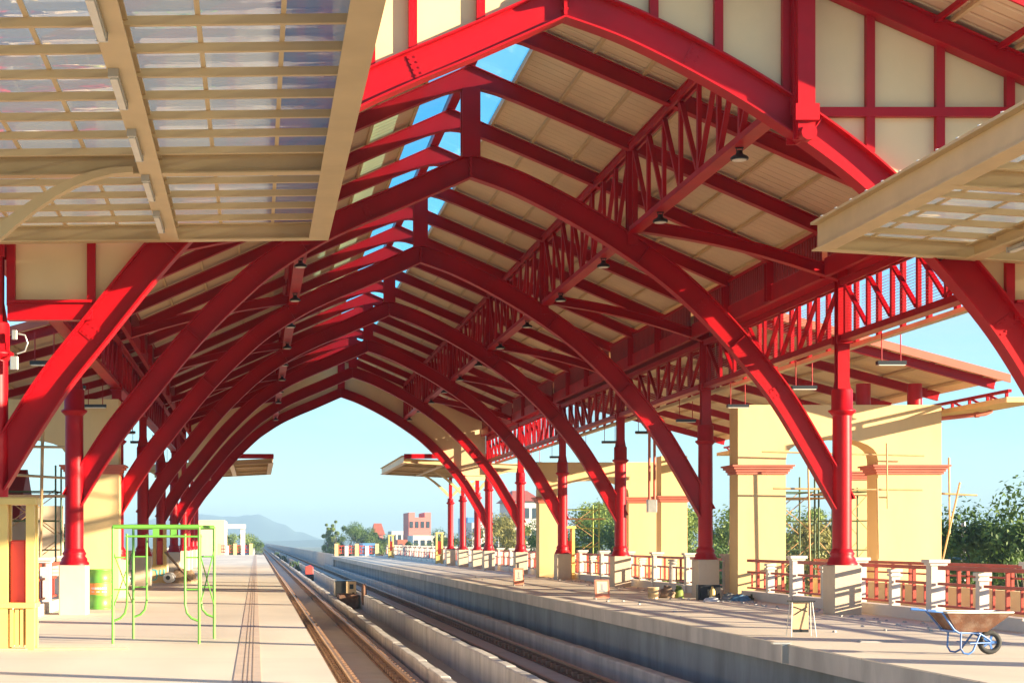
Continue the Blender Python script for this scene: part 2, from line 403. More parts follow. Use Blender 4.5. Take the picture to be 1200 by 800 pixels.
# ------------------------------------------------------------------ roof slopes
YF,YB=24.5,96.0
def roof_slope(side):
    lab=('right-hand slope of the main roof, ribbed beige sheeting seen from below' if side>0 else 'left-hand slope of the main roof, ribbed beige sheeting seen from below')
    x0=XR+side*.95; x1=13.6 if side>0 else -4.75
    t=thing('roof_slope',lab,'roof',((x0+x1)/2,(YF+YB)/2,8),'slopes of the main roof')
    m=MB(); m.hexa([(x0,YF,roofz(x0)),(x1,YF,roofz(x1)),(x1,YB,roofz(x1)),(x0,YB,roofz(x0)),(x0,YF,roofz(x0)+.06),(x1,YF,roofz(x1)+.06),(x1,YB,roofz(x1)+.06),(x0,YB,roofz(x0)+.06)])
    m.build('roof_sheet',ROOF,t)
    n=9
    for i in range(n):
        x=x0+side*.03+(x1-x0-side*.1)*i/(n-1)
        m=MB(); z=roofz(x)
        m.box(x-.035,x+.035,YF+.02,YB-.02,z-.082,z-.012); m.build('purlin',CREAM,t)
    m=MB(); z=roofz(x1); m.box(x1-.03+side*.06,x1+.03+side*.06,YF,YB,z-.15,z+.12); m.build('gutter',RED,t)
    return t
roof_slope(1); roof_slope(-1)
t=thing('ridge_skylight','clear glazed strip along the ridge showing blue sky','skylight',(XR,60,11.5))
for s in (1,-1):
    a=XR+s*.12; b=XR+s*.945
    m=MB(); m.hexa([(a,YF,roofz(a)+.03),(b,YF,roofz(b)+.03),(b,YB,roofz(b)+.03),(a,YB,roofz(a)+.03),(a,YF,roofz(a)+.036),(b,YF,roofz(b)+.036),(b,YB,roofz(b)+.036),(a,YB,roofz(a)+.036)])
    m.build('glazing',GLASS,t)
m=MB(); m.box(XR-.11,XR+.11,YF,YB,ZR-.10,ZR+.10); m.build('ridge_beam',RED,t)
# front verge: outlookers carrying the overhang in front of the gable
t=thing('verge_trim','red verge board along the front edge of the main roof','verge',(XR,YF,8))
for s,x1 in ((1,13.7),(-1,-4.85)):
    m=MB(); a=(XR,roofz(XR)); b=(x1,roofz(x1))
    m.strip([(a[0],a[1]-.12),(b[0],b[1]-.12)],[(a[0],a[1]+.1),(b[0],b[1]+.1)],YF-.05,YF-.003); m.build('verge_board',RED,t)
    for i in range(9):
        x=XR+s*(.9+i*.95); z=roofz(x)
        m=MB(); m.beam((x,YF+.02,z-.13),(x,Y1-.14,z-.13),.06,.09); m.build('outlooker',RED,t)
# ------------------------------------------------------------------ gables
def gable(k,front):
    y=YK[k]; s=-1 if front else -1
    lab='front gable wall of cream panels in a red steel grid' if front else 'far gable wall of plain cream panels above the last arch'
    t=thing('gable_wall',lab,'gable',(XR,y,5))
    xs=[-3.75,-2.52,-1.45,-.38,.69,1.76,2.40,3.44,XR-.14,XR+.14,6.09,7.08,8.12,8.43,9.40,10.47,11.54,12.75] if front else [-3.75,-1.5,1.06,XR-.12,XR+.12,8.27,11.5,12.75]
    yp=y+.05
    for a,b in zip(xs,xs[1:]):
        if b-a<.35: continue
        def poly(zlo,zhi):
            n=8; lo=[];up=[]
            for i in range(n+1):
                x=a+(b-a)*i/n; l=max(archtop(x)-.05,5.2) if zlo is None else zlo; h=roofz(x)-.12 if zhi is None else zhi
                if l<h: lo.append((x,l)); up.append((x,h))
            return lo,up
        lo,up=poly(None,None)
        if len(lo)>1:
            m=MB(); m.strip(lo,up,yp,yp+.06); m.build('panel',PANEL,t)
    if front:
        for x in xs[:-1]:
            lo=max(archtop(x)+.02,5.2); hi=roofz(x)-.30
            if hi>lo+.1:
                m=MB(); m.box(x-.065,x+.065,y-.06,y+.045,lo,hi); m.build('mullion',RED,t)
        # transom right and left
        for (a,b,z) in ((8.62,11.9,8.16),(9.3,12.7,6.9)):
            if archtop(a)<z:
                m=MB(); m.box(a if a!=9.3 else 9.55,b,y-.075,y+.04,z-.07,z+.07); 
                if z!=6.9: m.build('transom',RED,t)
        # heavy post where the mid girder meets the gable
        m=MB(); m.ibeam((8.32,y-.02,7.7),(8.32,y-.02,10.1),.3,.36,.03); m.box(8.2,8.46,y-.34,y-.1,7.72,10.0); m.build('gable_post',RED,t)
        m=MB(); m.box(8.14,8.50,y-.42,y-.345,7.95,8.2); m.tube((8.32,y-.5,7.75),(8.32,y-.3,7.75),.12,10); m.build('bearing_bracket',RED,t)
        m=MB(); m.box(4.60,4.86,y-.30,y-.2,10.05,10.6); m.tube((4.73,y-.36,9.98),(4.73,y-.18,9.98),.12,10); m.build('crown_bracket',RED,t)
    # rake beams and bottom beams
    for sg,x1 in ((1,13.5),(-1,-4.6)):
        m=MB(); lo=[];up=[]
        for i in range(9):
            x=XR+(x1-XR)*i/8; lo.append((x,roofz(x)-.47)); up.append((x,roofz(x)-.09))
        yy=y-.17 if front else y-.14
        m.strip(lo,[(p[0],p[1]+.03) for p in lo],yy-.06,yy+.2); m.strip([(p[0],p[1]+.03) for p in lo],up,yy+.03,yy+.08); m.strip([(p[0],p[1]-.03) for p in up],up,yy-.06,yy+.028)
        m.build('rake_beam',RED if front else RED,t)
    for a,b in ((-3.8,-2.5),(11.6,12.7)):
        m=MB(); m.box(a,b,y-.08,y+.13,4.98,5.24); m.box(a,b,y-.14,y+.135,5.241,5.28); m.build('bottom_beam',RED if front else PANEL,t)
gable(0,True); gable(6,False)
# ------------------------------------------------------------------ lattice girders
def girder(x,zb,zt,ya,kind,label,w=.12,np=8,flip=False):
    t=thing('lattice_girder',label,'girder',(x,ya,zb),'red lattice girders of the hall')
    L=S
    m=MB(); m.beam((x-.07,ya+.16,zt),(x-.07,ya+L-.16,zt),.055,.13); m.beam((x+.07,ya+.16,zt),(x+.07,ya+L-.16,zt),.055,.13); m.box(x-.14,x+.14,ya+.16,ya+L-.16,zt+.066,zt+.085); m.build('top_chord',RED,t)
    m=MB(); m.beam((x-.07,ya+.16,zb),(x-.07,ya+L-.16,zb),.055,.13); m.beam((x+.07,ya+.16,zb),(x+.07,ya+L-.16,zb),.055,.13); m.box(x-.14,x+.14,ya+.16,ya+L-.16,zb-.085,zb-.066); m.build('bottom_chord',RED,t)
    d=(L-.5)/np
    for i in range(np+1):
        yy=ya+.25+d*i
        m=MB(); m.beam((x,yy,zb+.066),(x,yy,zt-.066),.075,.11,(0,1,0)); m.build('web_post',RED,t)
        if i<np:
            up=(i<np//2)!=flip
            a,b=(zt-.12,zb+.12) if up else (zb+.12,zt-.12)
            m=MB(); m.beam((x,yy+.08,a),(x,yy+d-.08,b),.06,.09,(1,0,0)); m.build('web_brace',RED,t)
    return t
gr=girder(XTR,8.42,10.22,YK[0],'u','')
gl=girder(XCR,6.06,7.26,YK[0],'l','')
for b in range(6):
    bay='between the %s and %s arches'%(ORD[b],ORD[b+1])
    for (x,z0,proto,txt) in ((XTR,8.42,gr,'upper red lattice girder under the right roof slope'),(XTL,8.42,gr,'upper red lattice girder under the left roof slope'),
                      (XCR,6.06,gl,'lower red lattice girder over the right columns'),(XCL,6.06,gl,'lower red lattice girder over the left columns')):
        lab=txt+' '+bay
        if b==0 and x in (XTR,XCR): proto['label']=lab; continue
        dup(proto,(x,YK[b],z0),lab)
# clerestory slat screens above the lower girders
def slats(x,ya,label,sg):
    t=thing('slat_screen',label,'screen',(x,ya,7.5),'slatted screens under the eaves')
    m=MB(); n=60
    for i in range(n):
        yy=ya+.2+(S-.4)*(i+.5)/n; m.box(x-.02,x+.02,yy-.055,yy+.055,7.80,8.42)
    m.build('slats',DRED,t)
    m=MB(); m.box(x-.06,x+.06,ya+.15,ya+S-.15,7.40,7.797); m.box(x-.05,x+.05,ya+.15,ya+S-.15,8.423,8.5); m.build('frame',RED,t)
    return t
sp=slats(12.52,YK[0],'',1)
def wires(x,ya,label):
    t=thing('mesh_screen',label,'screen',(x,ya,6),'wire mesh screens behind the lower girders')
    m=MB()
    for i in range(18): m.box(x-.005,x+.005,ya+.1,ya+S-.1,6.14+i*.062,6.149+i*.062)
    m.build('wire_mesh',STEEL,t)
    for i in range(9):
        yy=ya+.9+i*1.365; m=MB(); m.box(x+.02,x+.10,yy-.08,yy+.08,6.0,7.4); m.build('upright',RED,t)
    m=MB(); m.box(x-.05,x+.11,ya,ya+S-.003,5.90,5.998); m.build('sill',CREAM,t)
    return t
wp=wires(13.3,YK[0],'')
for b in range(6):
    bay='between the %s and %s arches'%(ORD[b],ORD[b+1])
    l='dark red slatted screen above the right lower girder '+bay
    if b==0: sp['label']=l
    else: dup(sp,(12.52,YK[b],7.5),l)
    dup(sp,(-3.62,YK[b],7.5),'dark red slatted screen above the left lower girder '+bay)
    l='wire mesh screen behind the right lower girder '+bay
    if b==0: wp['label']=l
    else: dup(wp,(13.3,YK[b],6),l)
t=thing('valley_gutter','dark red valley gutter lying along the top of the right lower girders','gutter',(13.1,YK[0],7.4))
m=MB(); m.box(12.98,13.26,YK[0]+.1,YK[6]-.1,7.36,7.66); m.build('trough',DRED,t)
m=MB(); m.box(12.955,12.977,YK[0]+.1,YK[6]-.1,7.56,7.69); m.build('lip',RED,t)
# ------------------------------------------------------------------ columns
def column(x,y,label,ztop=8.15):
    t=thing('station_column',label,'column',(x,y,0),'red round columns on pedestals')
    MBp=MB(); MBp.bbox(x-.30,x+.30,y-.38,y+.38,0,1.08,.02); MBp.build('pedestal',BEIGE,t)
    m=MB(); m.lathe((x,y,1.08),[(.33,0),(.33,.05),(.29,.09),(.29,.14),(.24,.20),(.27,.25),(.24,.30),(.21,.36)],24); m.build('base_moulding',RED,t)
    m=MB(); m.lathe((x,y,1.44),[(.205,0),(.205,2.0),(.20,2.98)],24); m.build('shaft',RED,t)
    m=MB(); m.lathe((x,y,4.36),[(.20,0),(.25,.05),(.29,.09),(.29,.12),(.225,.15),(.225,.56),(.21,.58)],24); m.build('collar',RED,t)
    m=MB(); m.ibeam((x,y,4.9),(x,y,ztop),.26,.24,.02)
    for sx in (-1,1): m.poly([(x+sx*.135,4.93),(x+sx*.20,4.93),(x+sx*.135,5.3)],y-.012,y+.012)
    m.build('upper_post',RED,t); 
    m=MB(); m.box(x-.17,x+.17,y-.20,y-.121,5.93,6.12); m.box(x-.17,x+.17,y+.121,y+.20,5.93,6.12); m.build('girder_seat',RED,t)
    return t
c0=column(XCR,YK[0],'red round column on beige pedestal under the front gable, right platform')
for k in range(7):
    if k: dup(c0,(XCR,YK[k],0),'red round column on a beige pedestal carrying the right end of the %s arch'%ORD[k])
    dup(c0,(XCL,YK[k],0),'red round column on a beige pedestal carrying the left end of the %s arch'%ORD[k])
# junction boxes and conduit on the front left column
t=thing('junction_box','pale junction box with looped conduit on the front left column','junction box',(-3.64,25.9,4.3))
m=MB(); m.bbox(-3.72,-3.60,25.80,25.90,4.2,4.40,.01); m.build('box',STEEL,t)
m=MB(); m.bbox(-3.70,-3.62,25.84,25.93,4.66,4.80,.01); m.build('upper_box',STEEL,t)
m=MB(); m.path([(-3.6,25.86,4.74),(-3.5,25.86,4.72),(-3.46,25.86,4.6),(-3.5,25.86,4.48),(-3.62,25.86,4.44)],.015,6); m.build('conduit',STEEL,t)
# ------------------------------------------------------------------ lamps
def bell(x,y,z,label):
    t=thing('bell_lamp',label,'lamp',(x,y,z),'black bell lamps under the girders')
    m=MB(); m.lathe((x,y,z),[(.15,0),(.155,.03),(.13,.06),(.07,.09),(.055,.12),(.05,.16)],16); m.build('shade',BLACK,t)
    m=MB(); m.lathe((x,y,z-.012),[(.12,0),(.12,.011)],16); m.build('lens',LAMPW,t)
    m=MB(); m.tube((x-.05,y,z+.14),(x-.05,y,z+.2),.008,5); m.tube((x+.05,y,z+.14),(x+.05,y,z+.2),.008,5); m.box(x-.07,x+.07,y-.02,y+.02,z+.19,z+.21); m.build('hanger',BLACK,t)
    return t
b0=None
for k in range(12):
    y=29.2+5.71*k
    for x,sd in ((XTR,'right'),(XTL,'left')):
        l='black bell lamp, %s from the front along the upper %s girder'%(ORD[k],sd)
        if b0 is None: b0=bell(x,y,8.12,l)
        else: dup(b0,(x,y,8.12),l)
def linear(x,y,z,label):
    t=thing('linear_pendant',label,'lamp',(x,y,z),'linear lamps hung on rods')
    m=MB(); m.box(x-.30,x+.30,y-.08,y+.08,z+.03,z+.11); m.build('housing',BLACK,t)
    m=MB(); m.box(x-.28,x+.28,y-.07,y+.07,z+.012,z+.03); m.build('diffuser',LAMPW,t)
    for s in (-1,1):
        m=MB(); m.tube((x+s*.2,y,z+.11),(x+s*.2,y,6.0),.012,6); m.build('rod',RED,t)
    return t
l0=None
for k in range(9):
    y=35.9+5.71*k
    for x,sd in ((13.36,'right'),(-4.45,'left')):
        l='slim linear lamp on two rods, %s from the front over the %s platform'%(ORD[k],sd)
        if l0 is None: l0=linear(x,y,5.28,l)
        else: dup(l0,(x,y,5.28),l)
# ------------------------------------------------------------------ side roofs
def side_roof(sg,ya,yb,label):
    def X(d): return (12.62+d) if sg>0 else (-3.72-d)
    def Z(d): return 8.05-.27*d
    t=thing('side_roof',label,'roof',(X(3.5),(ya+yb)/2,5),'lower side roofs')
    m=MB(); D=7.7
    q=[(X(0),ya,Z(0)),(X(D),ya,Z(D)),(X(D),yb,Z(D)),(X(0),yb,Z(0))]
    m.hexa(q+[(p[0],p[1],p[2]+.06) for p in q]); m.build('roof_sheet',ROOF,t)
    n=0
    yy=ya+.25
    while yy<yb:
        m=MB(); m.ibeam((X(.1),yy,Z(.1)-.24),(X(D-.3),yy,Z(D-.3)-.21),.15,.25,.02); m.build('rafter',RED,t); yy+=3.81
    for i in range(6):
        d=.6+i*1.3; x=X(d); z=Z(d)
        m=MB(); m.box(x-.04,x+.04,ya+.05,yb-.05,z-.10,z-.025); m.build('purlin',CREAM,t)
    m=MB(); m.hexa([(X(0),ya-.06,Z(0)-.10),(X(D),ya-.06,Z(D)-.10),(X(D),ya-.003,Z(D)-.10),(X(0),ya-.003,Z(0)-.10),(X(0),ya-.06,Z(0)+.12),(X(D),ya-.06,Z(D)+.12),(X(D),ya-.003,Z(D)+.12),(X(0),ya-.003,Z(0)+.12)]); m.build('verge_board',SALM,t)
    m=MB(); x=X(D)
    for i in range(int((yb-ya)/1.2)):
        y=ya+.2+i*1.2; m.beam((x,y,5.32),(x,y,5.66),.07,.07,(0,1,0)); m.beam((x,y+.1,5.34),(x,y+1.1,5.64),.05,.05,(1,0,0))
    m.beam((x,ya,5.66),(x,yb,5.66),.1,.08); m.build('eaves_lattice',RED,t)
    m=MB(); a,b=sorted((X(D-.35),X(D+.6))); m.box(a,b,ya-.6,yb,5.30,5.44); m.build('soffit',YEL,t)
    return t
side_roof(1,46.0,74.0,'lower roof over the right platform edge behind the yellow portal')
side_roof(-1,46.0,74.0,'lower roof outside the left columns over the yellow portal')
# ------------------------------------------------------------------ yellow portals
def portal(xs,y,th,ztop,zm,label,dirs):
    # xs: x0 pier x1 opening x2 pier x3
    x0,x1,x2,x3=xs
    t=thing('yellow_portal',label,'portal',((x0+x3)/2,y,0),'yellow portals on the platforms')
    m=MB(); zs=zm+.25; zc=zs+.62
    n=14; lo=[];up=[]
    for i in range(n+1):
        a=math.pi*i/n; x=(x1+x2)/2-(x2-x1)/2*math.cos(a); lo.append((x,zs+(zc-zs)*math.sin(a)**.8)); up.append((x,ztop))
    m.strip(lo,up,y,y+th)
    m.box(x0,x1,y,y+th,0,ztop); m.box(x2,x3,y,y+th,0,ztop)
    m.build('portal_wall',YEL,t)
    for a,b in ((x0,x1),(x2,x3)):
        m=MB()
        for i,(e,z0,z1) in enumerate(((.05,zm-.14,zm-.07),(.09,zm-.069,zm+.0),(.15,zm+.001,zm+.07),(.20,zm+.071,zm+.12))):
            m.box(a-e,b+e,y-e,y+th+e,z0,z1)
        m.build('cornice_band',SALM,t)
    return t
portal((13.5,14.84,17.42,19.2),47.8,.86,5.42,3.62,'nearest right yellow portal with arched opening, sunlit front and terracotta bands',None)
portal((12.62,13.5,16.6,17.9),76.0,.9,5.12,3.45,'far right yellow portal beyond the fourth arch',None)
def pier(x0,x1,y,th,zt,zm,label):
    t=thing('yellow_pier',label,'pier',((x0+x1)/2,y,0),'free standing yellow piers')
    m=MB(); m.box(x0,x1,y,y+th,0,zt); m.build('pier_body',YEL,t)
    m=MB()
    for i,(e,z0,z1) in enumerate(((.05,zm-.14,zm-.07),(.09,zm-.069,zm+.0),(.15,zm+.001,zm+.07),(.20,zm+.071,zm+.12))):
        m.box(x0-e,x1+e,y-e,y+th+e,z0,z1)
    m.build('cornice_band',SALM,t)
pier(17.1,18.2,72.0,.9,5.2,3.4,'yellow pier just in front of the far portal, right of the hanging control box')
pier(18.15,19.4,52.2,.8,5.3,3.62,'yellow pier seen through the arch of the sunlit portal')
portal((-9.6,-7.9,-5.3,-3.85),47.8,.86,5.58,3.62,'left yellow portal beside the green drum',None)
# red stub drums on top of the near portal
for i,(x,y) in enumerate(((18.6,48.2),(17.15,48.2),(18.7,52.6))):
    m=MB(); m.lathe((x,y,5.423),[(.2,0),(.2,.62)],18)
    tag(m.build('drum_post',RED),('fat red stub post on the right corner of the sunlit portal','fat red stub post above the arch of the sunlit portal','fat red stub post on top of the pier behind the sunlit portal')[i],'post',None)
# pipe
t=thing('drain_pipe','red drain pipe stepping down beside the right yellow portal','pipe',(19.6,47.9,4.5))
m=MB(); m.path([(19.21,48.2,5.05),(20.6,48.2,5.2),(20.75,48.2,5.26),(20.78,48.2,5.5),(20.78,48.2,5.75)],.06,8); m.build('pipe',SALM,t); m=MB(); m.tube((20.3,48.2,5.165),(20.42,48.2,5.18),.08,8); m.build('coupling',SALM,t)
# ------------------------------------------------------------------ ground, viaduct, platforms
def struct(name,mb,m): return tag(mb.build(name,m),None,None,None,'structure')
m=MB(); m.add([(-5000,-300,-9),(5000,-300,-9),(5000,7000,-9),(-5000,7000,-9)],[(0,1,2,3)]); struct('ground',m,GROUND)
m=MB(); m.box(-9.8,.92,-14,205,-.30,0); m.box(-9.5,.7,-14,205,-1.9,-.302); struct('left_platform',m,FLOOR)
m=MB(); m.box(8.304,15.9,-14,190,-.02,0); struct('right_platform_floor',m,FLOOR)
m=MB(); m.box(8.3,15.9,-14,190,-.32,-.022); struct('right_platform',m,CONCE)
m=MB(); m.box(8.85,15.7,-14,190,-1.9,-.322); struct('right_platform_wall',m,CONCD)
m=MB(); m.box(-9.6,15.7,-14,1600,-2.6,-1.44); struct('viaduct_deck',m,SLAB)
t=m=MB(); m.box(-.26,.06,-14,200,.001,.005); struct('tactile_path',m,TACT)
m=MB()
for x in (-.15,-.095,-.04): m.box(x-.006,x+.006,-14,200,.0055,.0075)
struct('tactile_path_lines',m,GROOVE)
# viaduct parapets beyond the platforms
for x,y0,l in ((8.6,190.2,'low concrete parapet of the viaduct beyond the right platform'),(-.6,205.2,'low concrete parapet of the viaduct beyond the left platform')):
    m=MB(); m.box(x,x+.25,y0,1600,-1.44,.15)
    for i in range(60): 
        pass
    tag(m.build('viaduct_parapet',CONCL),l,'parapet')
# track plinths and walls
def wall_along(name,x0,x1,z0,z1,label,mt,L=2.4,y0=-14,y1=420,wob=.0,gap=None):
    t=thing(name,label,'wall',((x0+x1)/2,y0,z0))
    m=MB(); y=y0
    i=0
    while y<y1:
        e=min(y+L,y1); d=random.uniform(-wob,wob); h=random.uniform(-wob,wob)
        if not(gap and gap[0]<y<gap[1]):
            m.bbox(x0+d,x1+d,y+.006,e-.006,z0,z1+h,.025)
        y=e; L=L if y<150 else 30; i+=1
    m.build('wall_blocks',mt,t); return t
wall_along('trough_wall',3.45,3.67,-1.44,-.95,'low rounded concrete wall beside the left track',CONCL,2.2,-14,420,.02)
wall_along('cable_trough_wall',4.72,4.94,-1.44,-.76,'taller stained concrete wall beside the right track',CONCL,1.25,-14,420,.015)
wall_along('kerb_wall',7.55,7.80,-1.44,-.90,'line of pale kerb blocks below the right platform edge',CONCL,1.9,-14,189,.012)
def track(xa,xb,label):
    xc=(xa+xb)/2
    t=thing('railway_track',label,'railway track',(xc,4,-1.44),'railway tracks')
    m=MB(); y=-14
    while y<400:
        L=6 if y<120 else 60; m.bbox(xc-.97,xc+.97,y+.008,y+L-.008,-1.438,-1.15,.02); y+=L
    m.build('slab_track',SLAB,t)
    for x in (xa,xb):
        m=MB(); m.box(x-.07,x+.07,-14,900,-1.118,-1.10); m.box(x-.014,x+.014,-14,900,-1.10,-1.0); m.box(x-.21,x+.21,-14,900,-1.149,-1.12); r=m.build('rail',RUST,t)
        m=MB(); m.bbox(x-.036,x+.036,-14,900,-.999,-.955,.008); m.build('rail_head',RHEAD,r)
    for x in (xa,xb):
        m=MB()
        y=14
        while y<130:
            for s in (-1,1): m.box(x+s*.115-.05,x+s*.115+.05,y-.09,y+.09,-1.119,-1.035)
            y+=.62
        o=m.build('rail_fastenings',RCLIP,t); o['kind']='stuff'
track(1.80,2.87,'rusty left railway track beside the near platform')
track(5.48,6.55,'rusty right railway track under the far platform edge')
# ------------------------------------------------------------------ front and far canopies
def canopy(x_in,x_out,y0,y1,slope,zin,label,bars=True,sheet=POLY,nmain=1,lab2=''):
    sg=1 if x_out>x_in else -1
    def z(x): return zin-slope*abs(x-x_in)
    t=thing('platform_canopy',label,'canopy',((x_in+x_out)/2,y0,zin),'cream platform canopies')
    # sheets above purlins
    m=MB(); q=[(x_in+sg*.1,y0+.05,z(x_in)+.26),(x_out,y0+.05,z(x_out)+.26),(x_out,y1-.05,z(x_out)+.26),(x_in+sg*.1,y1-.05,z(x_in)+.26)]
    m.hexa(q+[(p[0],p[1],p[2]+.012) for p in q]); m.build('roof_panel',sheet,t)
    # inner edge beam: channel
    m=MB(); a,b=sorted((x_in,x_in+sg*.30)); m.box(a,b,y0,y1,z(x_in),z(x_in)+.022)
    a2,b2=sorted((x_in+sg*.09,x_in+sg*.12)); m.box(a2,b2,y0,y1,z(x_in)+.022,z(x_in)+.40); a3,b3=sorted((x_in-sg*.02,x_in+sg*.14)); m.box(a3,b3,y0,y1,z(x_in)+.402,z(x_in)+.44)
    m.build('edge_beam',CREAM,t)
    if sg>0 and y0<50:
        yy=y0+.3
        while yy<y1:
            m=MB(); m.tube((x_in+sg*.03,yy,z(x_in)+.441),(x_in+sg*.03,yy,z(x_in)+.475),.022,6); m.build('bolt_head',PLAST,t); yy+=.62
    # end beams in x
    for y,nm in ((y1-.10,'end_beam'),(y0+.10,'end_beam'),(y1-4.75,'cross_beam'),(y1-12.6,'cross_beam')):
        if y<y0: continue
        m=MB(); m.ibeam((x_in+sg*.12,y,z(x_in)+.125),(x_out,y,z(x_out)+.125),.2,.25,.02); m.build(nm,CREAM,t)
    xm=x_in+sg*2.40
    m=MB(); m.ibeam((xm,y0+.1,z(xm)+.10),(xm,y1-.22,z(xm)+.10),.27,.22,.02); m.build('main_beam',CREAM,t)
    y=y1-.95; 
    while y>y0+.3:
        if min(abs(y-(y1-4.75)),abs(y-(y1-12.6)))>.3:
            m=MB(); m.beam((x_in+sg*.12,y,z(x_in)+.185),(x_out,y,z(x_out)+.185),.06,.085); m.build('purlin',CREAM,t)
        y-=.86
    if bars:
        i=1; x=x_in+sg*.85
        while abs(x-x_in)<abs(x_out-x_in):
            if abs(x-xm)>.2:
                m=MB(); m.box(x-.024,x+.024,y0+.2,y1-.2,z(x)+.229,z(x)+.256); m.build('glazing_bar',CREAM,t)
            x+=sg*.78
    return t
canopy(1.10,-6.5,8.0,25.95,.012,6.17,'near left cream canopy with clear corrugated panels overhead')
canopy(8.48,15.5,8.0,26.05,.06,6.02,'near right cream canopy cropped by the picture edge')
canopy(8.3,15.5,97.0,114.0,.05,6.05,'far right canopy beyond the last arch with red gutter',False,ROOF)
canopy(1.0,-6.5,97.0,114.0,.05,6.05,'far left canopy beyond the last arch',False,ROOF)
for x0,x1,l in ((8.4,13.9,'red gutter board on the far right canopy'),(1.0,-4.5,'red gutter board on the far left canopy')):
    m=MB(); a,b=sorted((x0,x1)); m.box(a,b,96.75,96.95,6.3,6.56); tag(m.build('gutter_board',RED),l,'gutter')
# curved brackets + canopy columns
def canopy_column(x,y,sg,label,nb=(1,)):
    t=thing('canopy_column',label,'column',(x,y,0),'red columns of the platform canopies')
    m=MB(); m.bbox(x-.30,x+.30,y-.34,y+.34,0,1.08,.02); m.build('pedestal',BEIGE,t)
    m=MB(); m.lathe((x,y,1.08),[(.3,0),(.3,.06),(.22,.15),(.19,.25),(.185,3.0)],18); m.build('shaft',RED,t)
    m=MB(); m.lathe((x,y,4.05),[(.2,0),(.28,.08),(.28,.12),(.2,.16),(.19,.4)],18); m.build('collar',RED,t)
    m=MB(); m.ibeam((x,y,4.45),(x,y,5.85),.2,.2,.02); m.build('upper_post',RED,t)
    m=MB()
    for s in (1,-1):
        lo=[(x+s*(.15+2.35*i/10),4.55+1.54*math.sin(math.pi/2*i/10)) for i in range(11)]
        up=[(p[0]-s*.10*(1-i/10),p[1]+.17-.10*i/10) for i,p in enumerate(lo)]; up[0]=(x+s*.12,up[0][1])
        m.strip(lo,up,y-.08,y+.08)
    m.build('curved_bracket',CREAM,t)
    return t
cc=canopy_column(XCL,20.85,1,'red canopy column beside the near left canopy cross beam')
for x,y,l in ((XCL,13.3,'near left canopy column closest to the viewer'),(XCR,20.85,'red canopy column under the near right canopy'),(XCR,13.3,'nearest red canopy column under the near right canopy'),
    (XCR,99.5,'first red canopy column past the last arch, right platform'),(XCR,106.5,'second red canopy column past the last arch, right platform'),(XCR,113.2,'third red canopy column past the last arch, right platform'),
    (XCL,99.5,'first red canopy column past the last arch, left platform'),(XCL,106.5,'second red canopy column past the last arch, left platform'),(XCL,113.2,'third red canopy column past the last arch, left platform')):
    dup(cc,(x,y,0),l)
def batten(x,y,z,rz,label):
    t=thing('batten_light',label,'light fixture',(x,y,z),'batten lights under the canopies')
    m=MB(); m.bbox(-.045,.045,-.60,.60,-.06,0,.015); m.build('housing',STEEL,t,local=True)
    m=MB(); m.bbox(-.035,.035,-.57,.57,-.09,-.061,.012); m.build('diffuser',LAMPW,t,local=True)
    for s in (-1,1):
        m=MB(); m.box(-.05,.05,s*.62-.02,s*.62+.02,-.08,0); m.build('end_cap',STEEL,t,local=True)
    return t
bt=batten(-1.37,14.6,6.13,0,'batten light under the left canopy beam, nearest the camera')
for i,y in enumerate((17.0,19.4,21.75,24.05)):
    dup(bt,(-1.37,y,6.13),'batten light under the left canopy beam, %s back from the front'%ORD[i+1])
for i,y in enumerate((24.0,21.6,19.2)):
    dup(bt,(10.88,y,5.84),'batten light under the right canopy beam, %s from its far end'%ORD[i])
# ------------------------------------------------------------------ railings
def railing(x,y,label,big=True):
    t=thing('balustrade_section',label,'railing',(x,y,0),'white and red balustrades')
    m=MB(); m.box(x-.14,x+.14,y+.26,y+4.4-.003,.001,.24); m.build('kerb',WHITE,t)
    m=MB(); m.box(x-.14,x+.14,y-.14,y+.14,0,1.12); m.box(x-.17,x+.17,y-.17,y+.17,1.121,1.17); m.box(x-.21,x+.21,y-.21,y+.21,1.171,1.24); m.box(x-.18,x+.18,y-.18,y+.18,.001,.2); m.build('post',WHITE,t)
    yy=y+2.2
    m=MB(); m.box(x-.09,x+.09,yy-.09,yy+.09,.241,.86); m.box(x-.125,x+.125,yy-.125,yy+.125,.861,.91); m.box(x-.09,x+.09,yy-.09,yy+.09,.911,.95); m.box(x-.125,x+.125,yy-.125,yy+.125,.951,1.02); m.build('small_post',WHITE,t)
    m=MB(); m.box(x-.06,x+.06,y+.25,y+4.15,1.035,1.11); m.build('top_rail',REDL,t)
    for a,b in ((y+.18,yy-.13),(yy+.13,y+4.22)):
        m=MB(); m.box(x-.035,x+.035,a,b,.73,.785); m.build('middle_rail',REDL,t)
        m=MB(); m.box(x-.035,x+.035,a,b,.30,.345); m.build('bottom_rail',REDL,t)
        c=(a+b)/2
        for j,(o,w,zt) in enumerate(((-.58,.02,.728),(0,.032,1.033),(.58,.02,.728))):
            m=MB(); m.box(x-w,x+w,c+o-w,c+o+w,.346,.728)
            if zt>1: m.box(x-w,x+w,c+o-w,c+o+w,.786,1.033)
            m.build('baluster',REDL,t)
    return t
rp=None
rows=[]
for (x,sd,ys) in ((13.62,'right',[29.8+4.4*i for i in range(4)]+[49.2+4.4*i for i in range(6)]+[77.5+4.4*i for i in range(23)]),
              (-4.78,'left',[29.8+4.4*i for i in range(4)]+[49.2+4.4*i for i in range(14)])):
    for i,y in enumerate(ys):
        l='white and red balustrade section, %s from the front on the %s platform'%(ORD[i] if i<30 else 'last' if i==len(ys)-1 else 'one of the last',sd)
        if rp is None: rp=railing(x,y,l)
        else: dup(rp,(x,y,0),l)
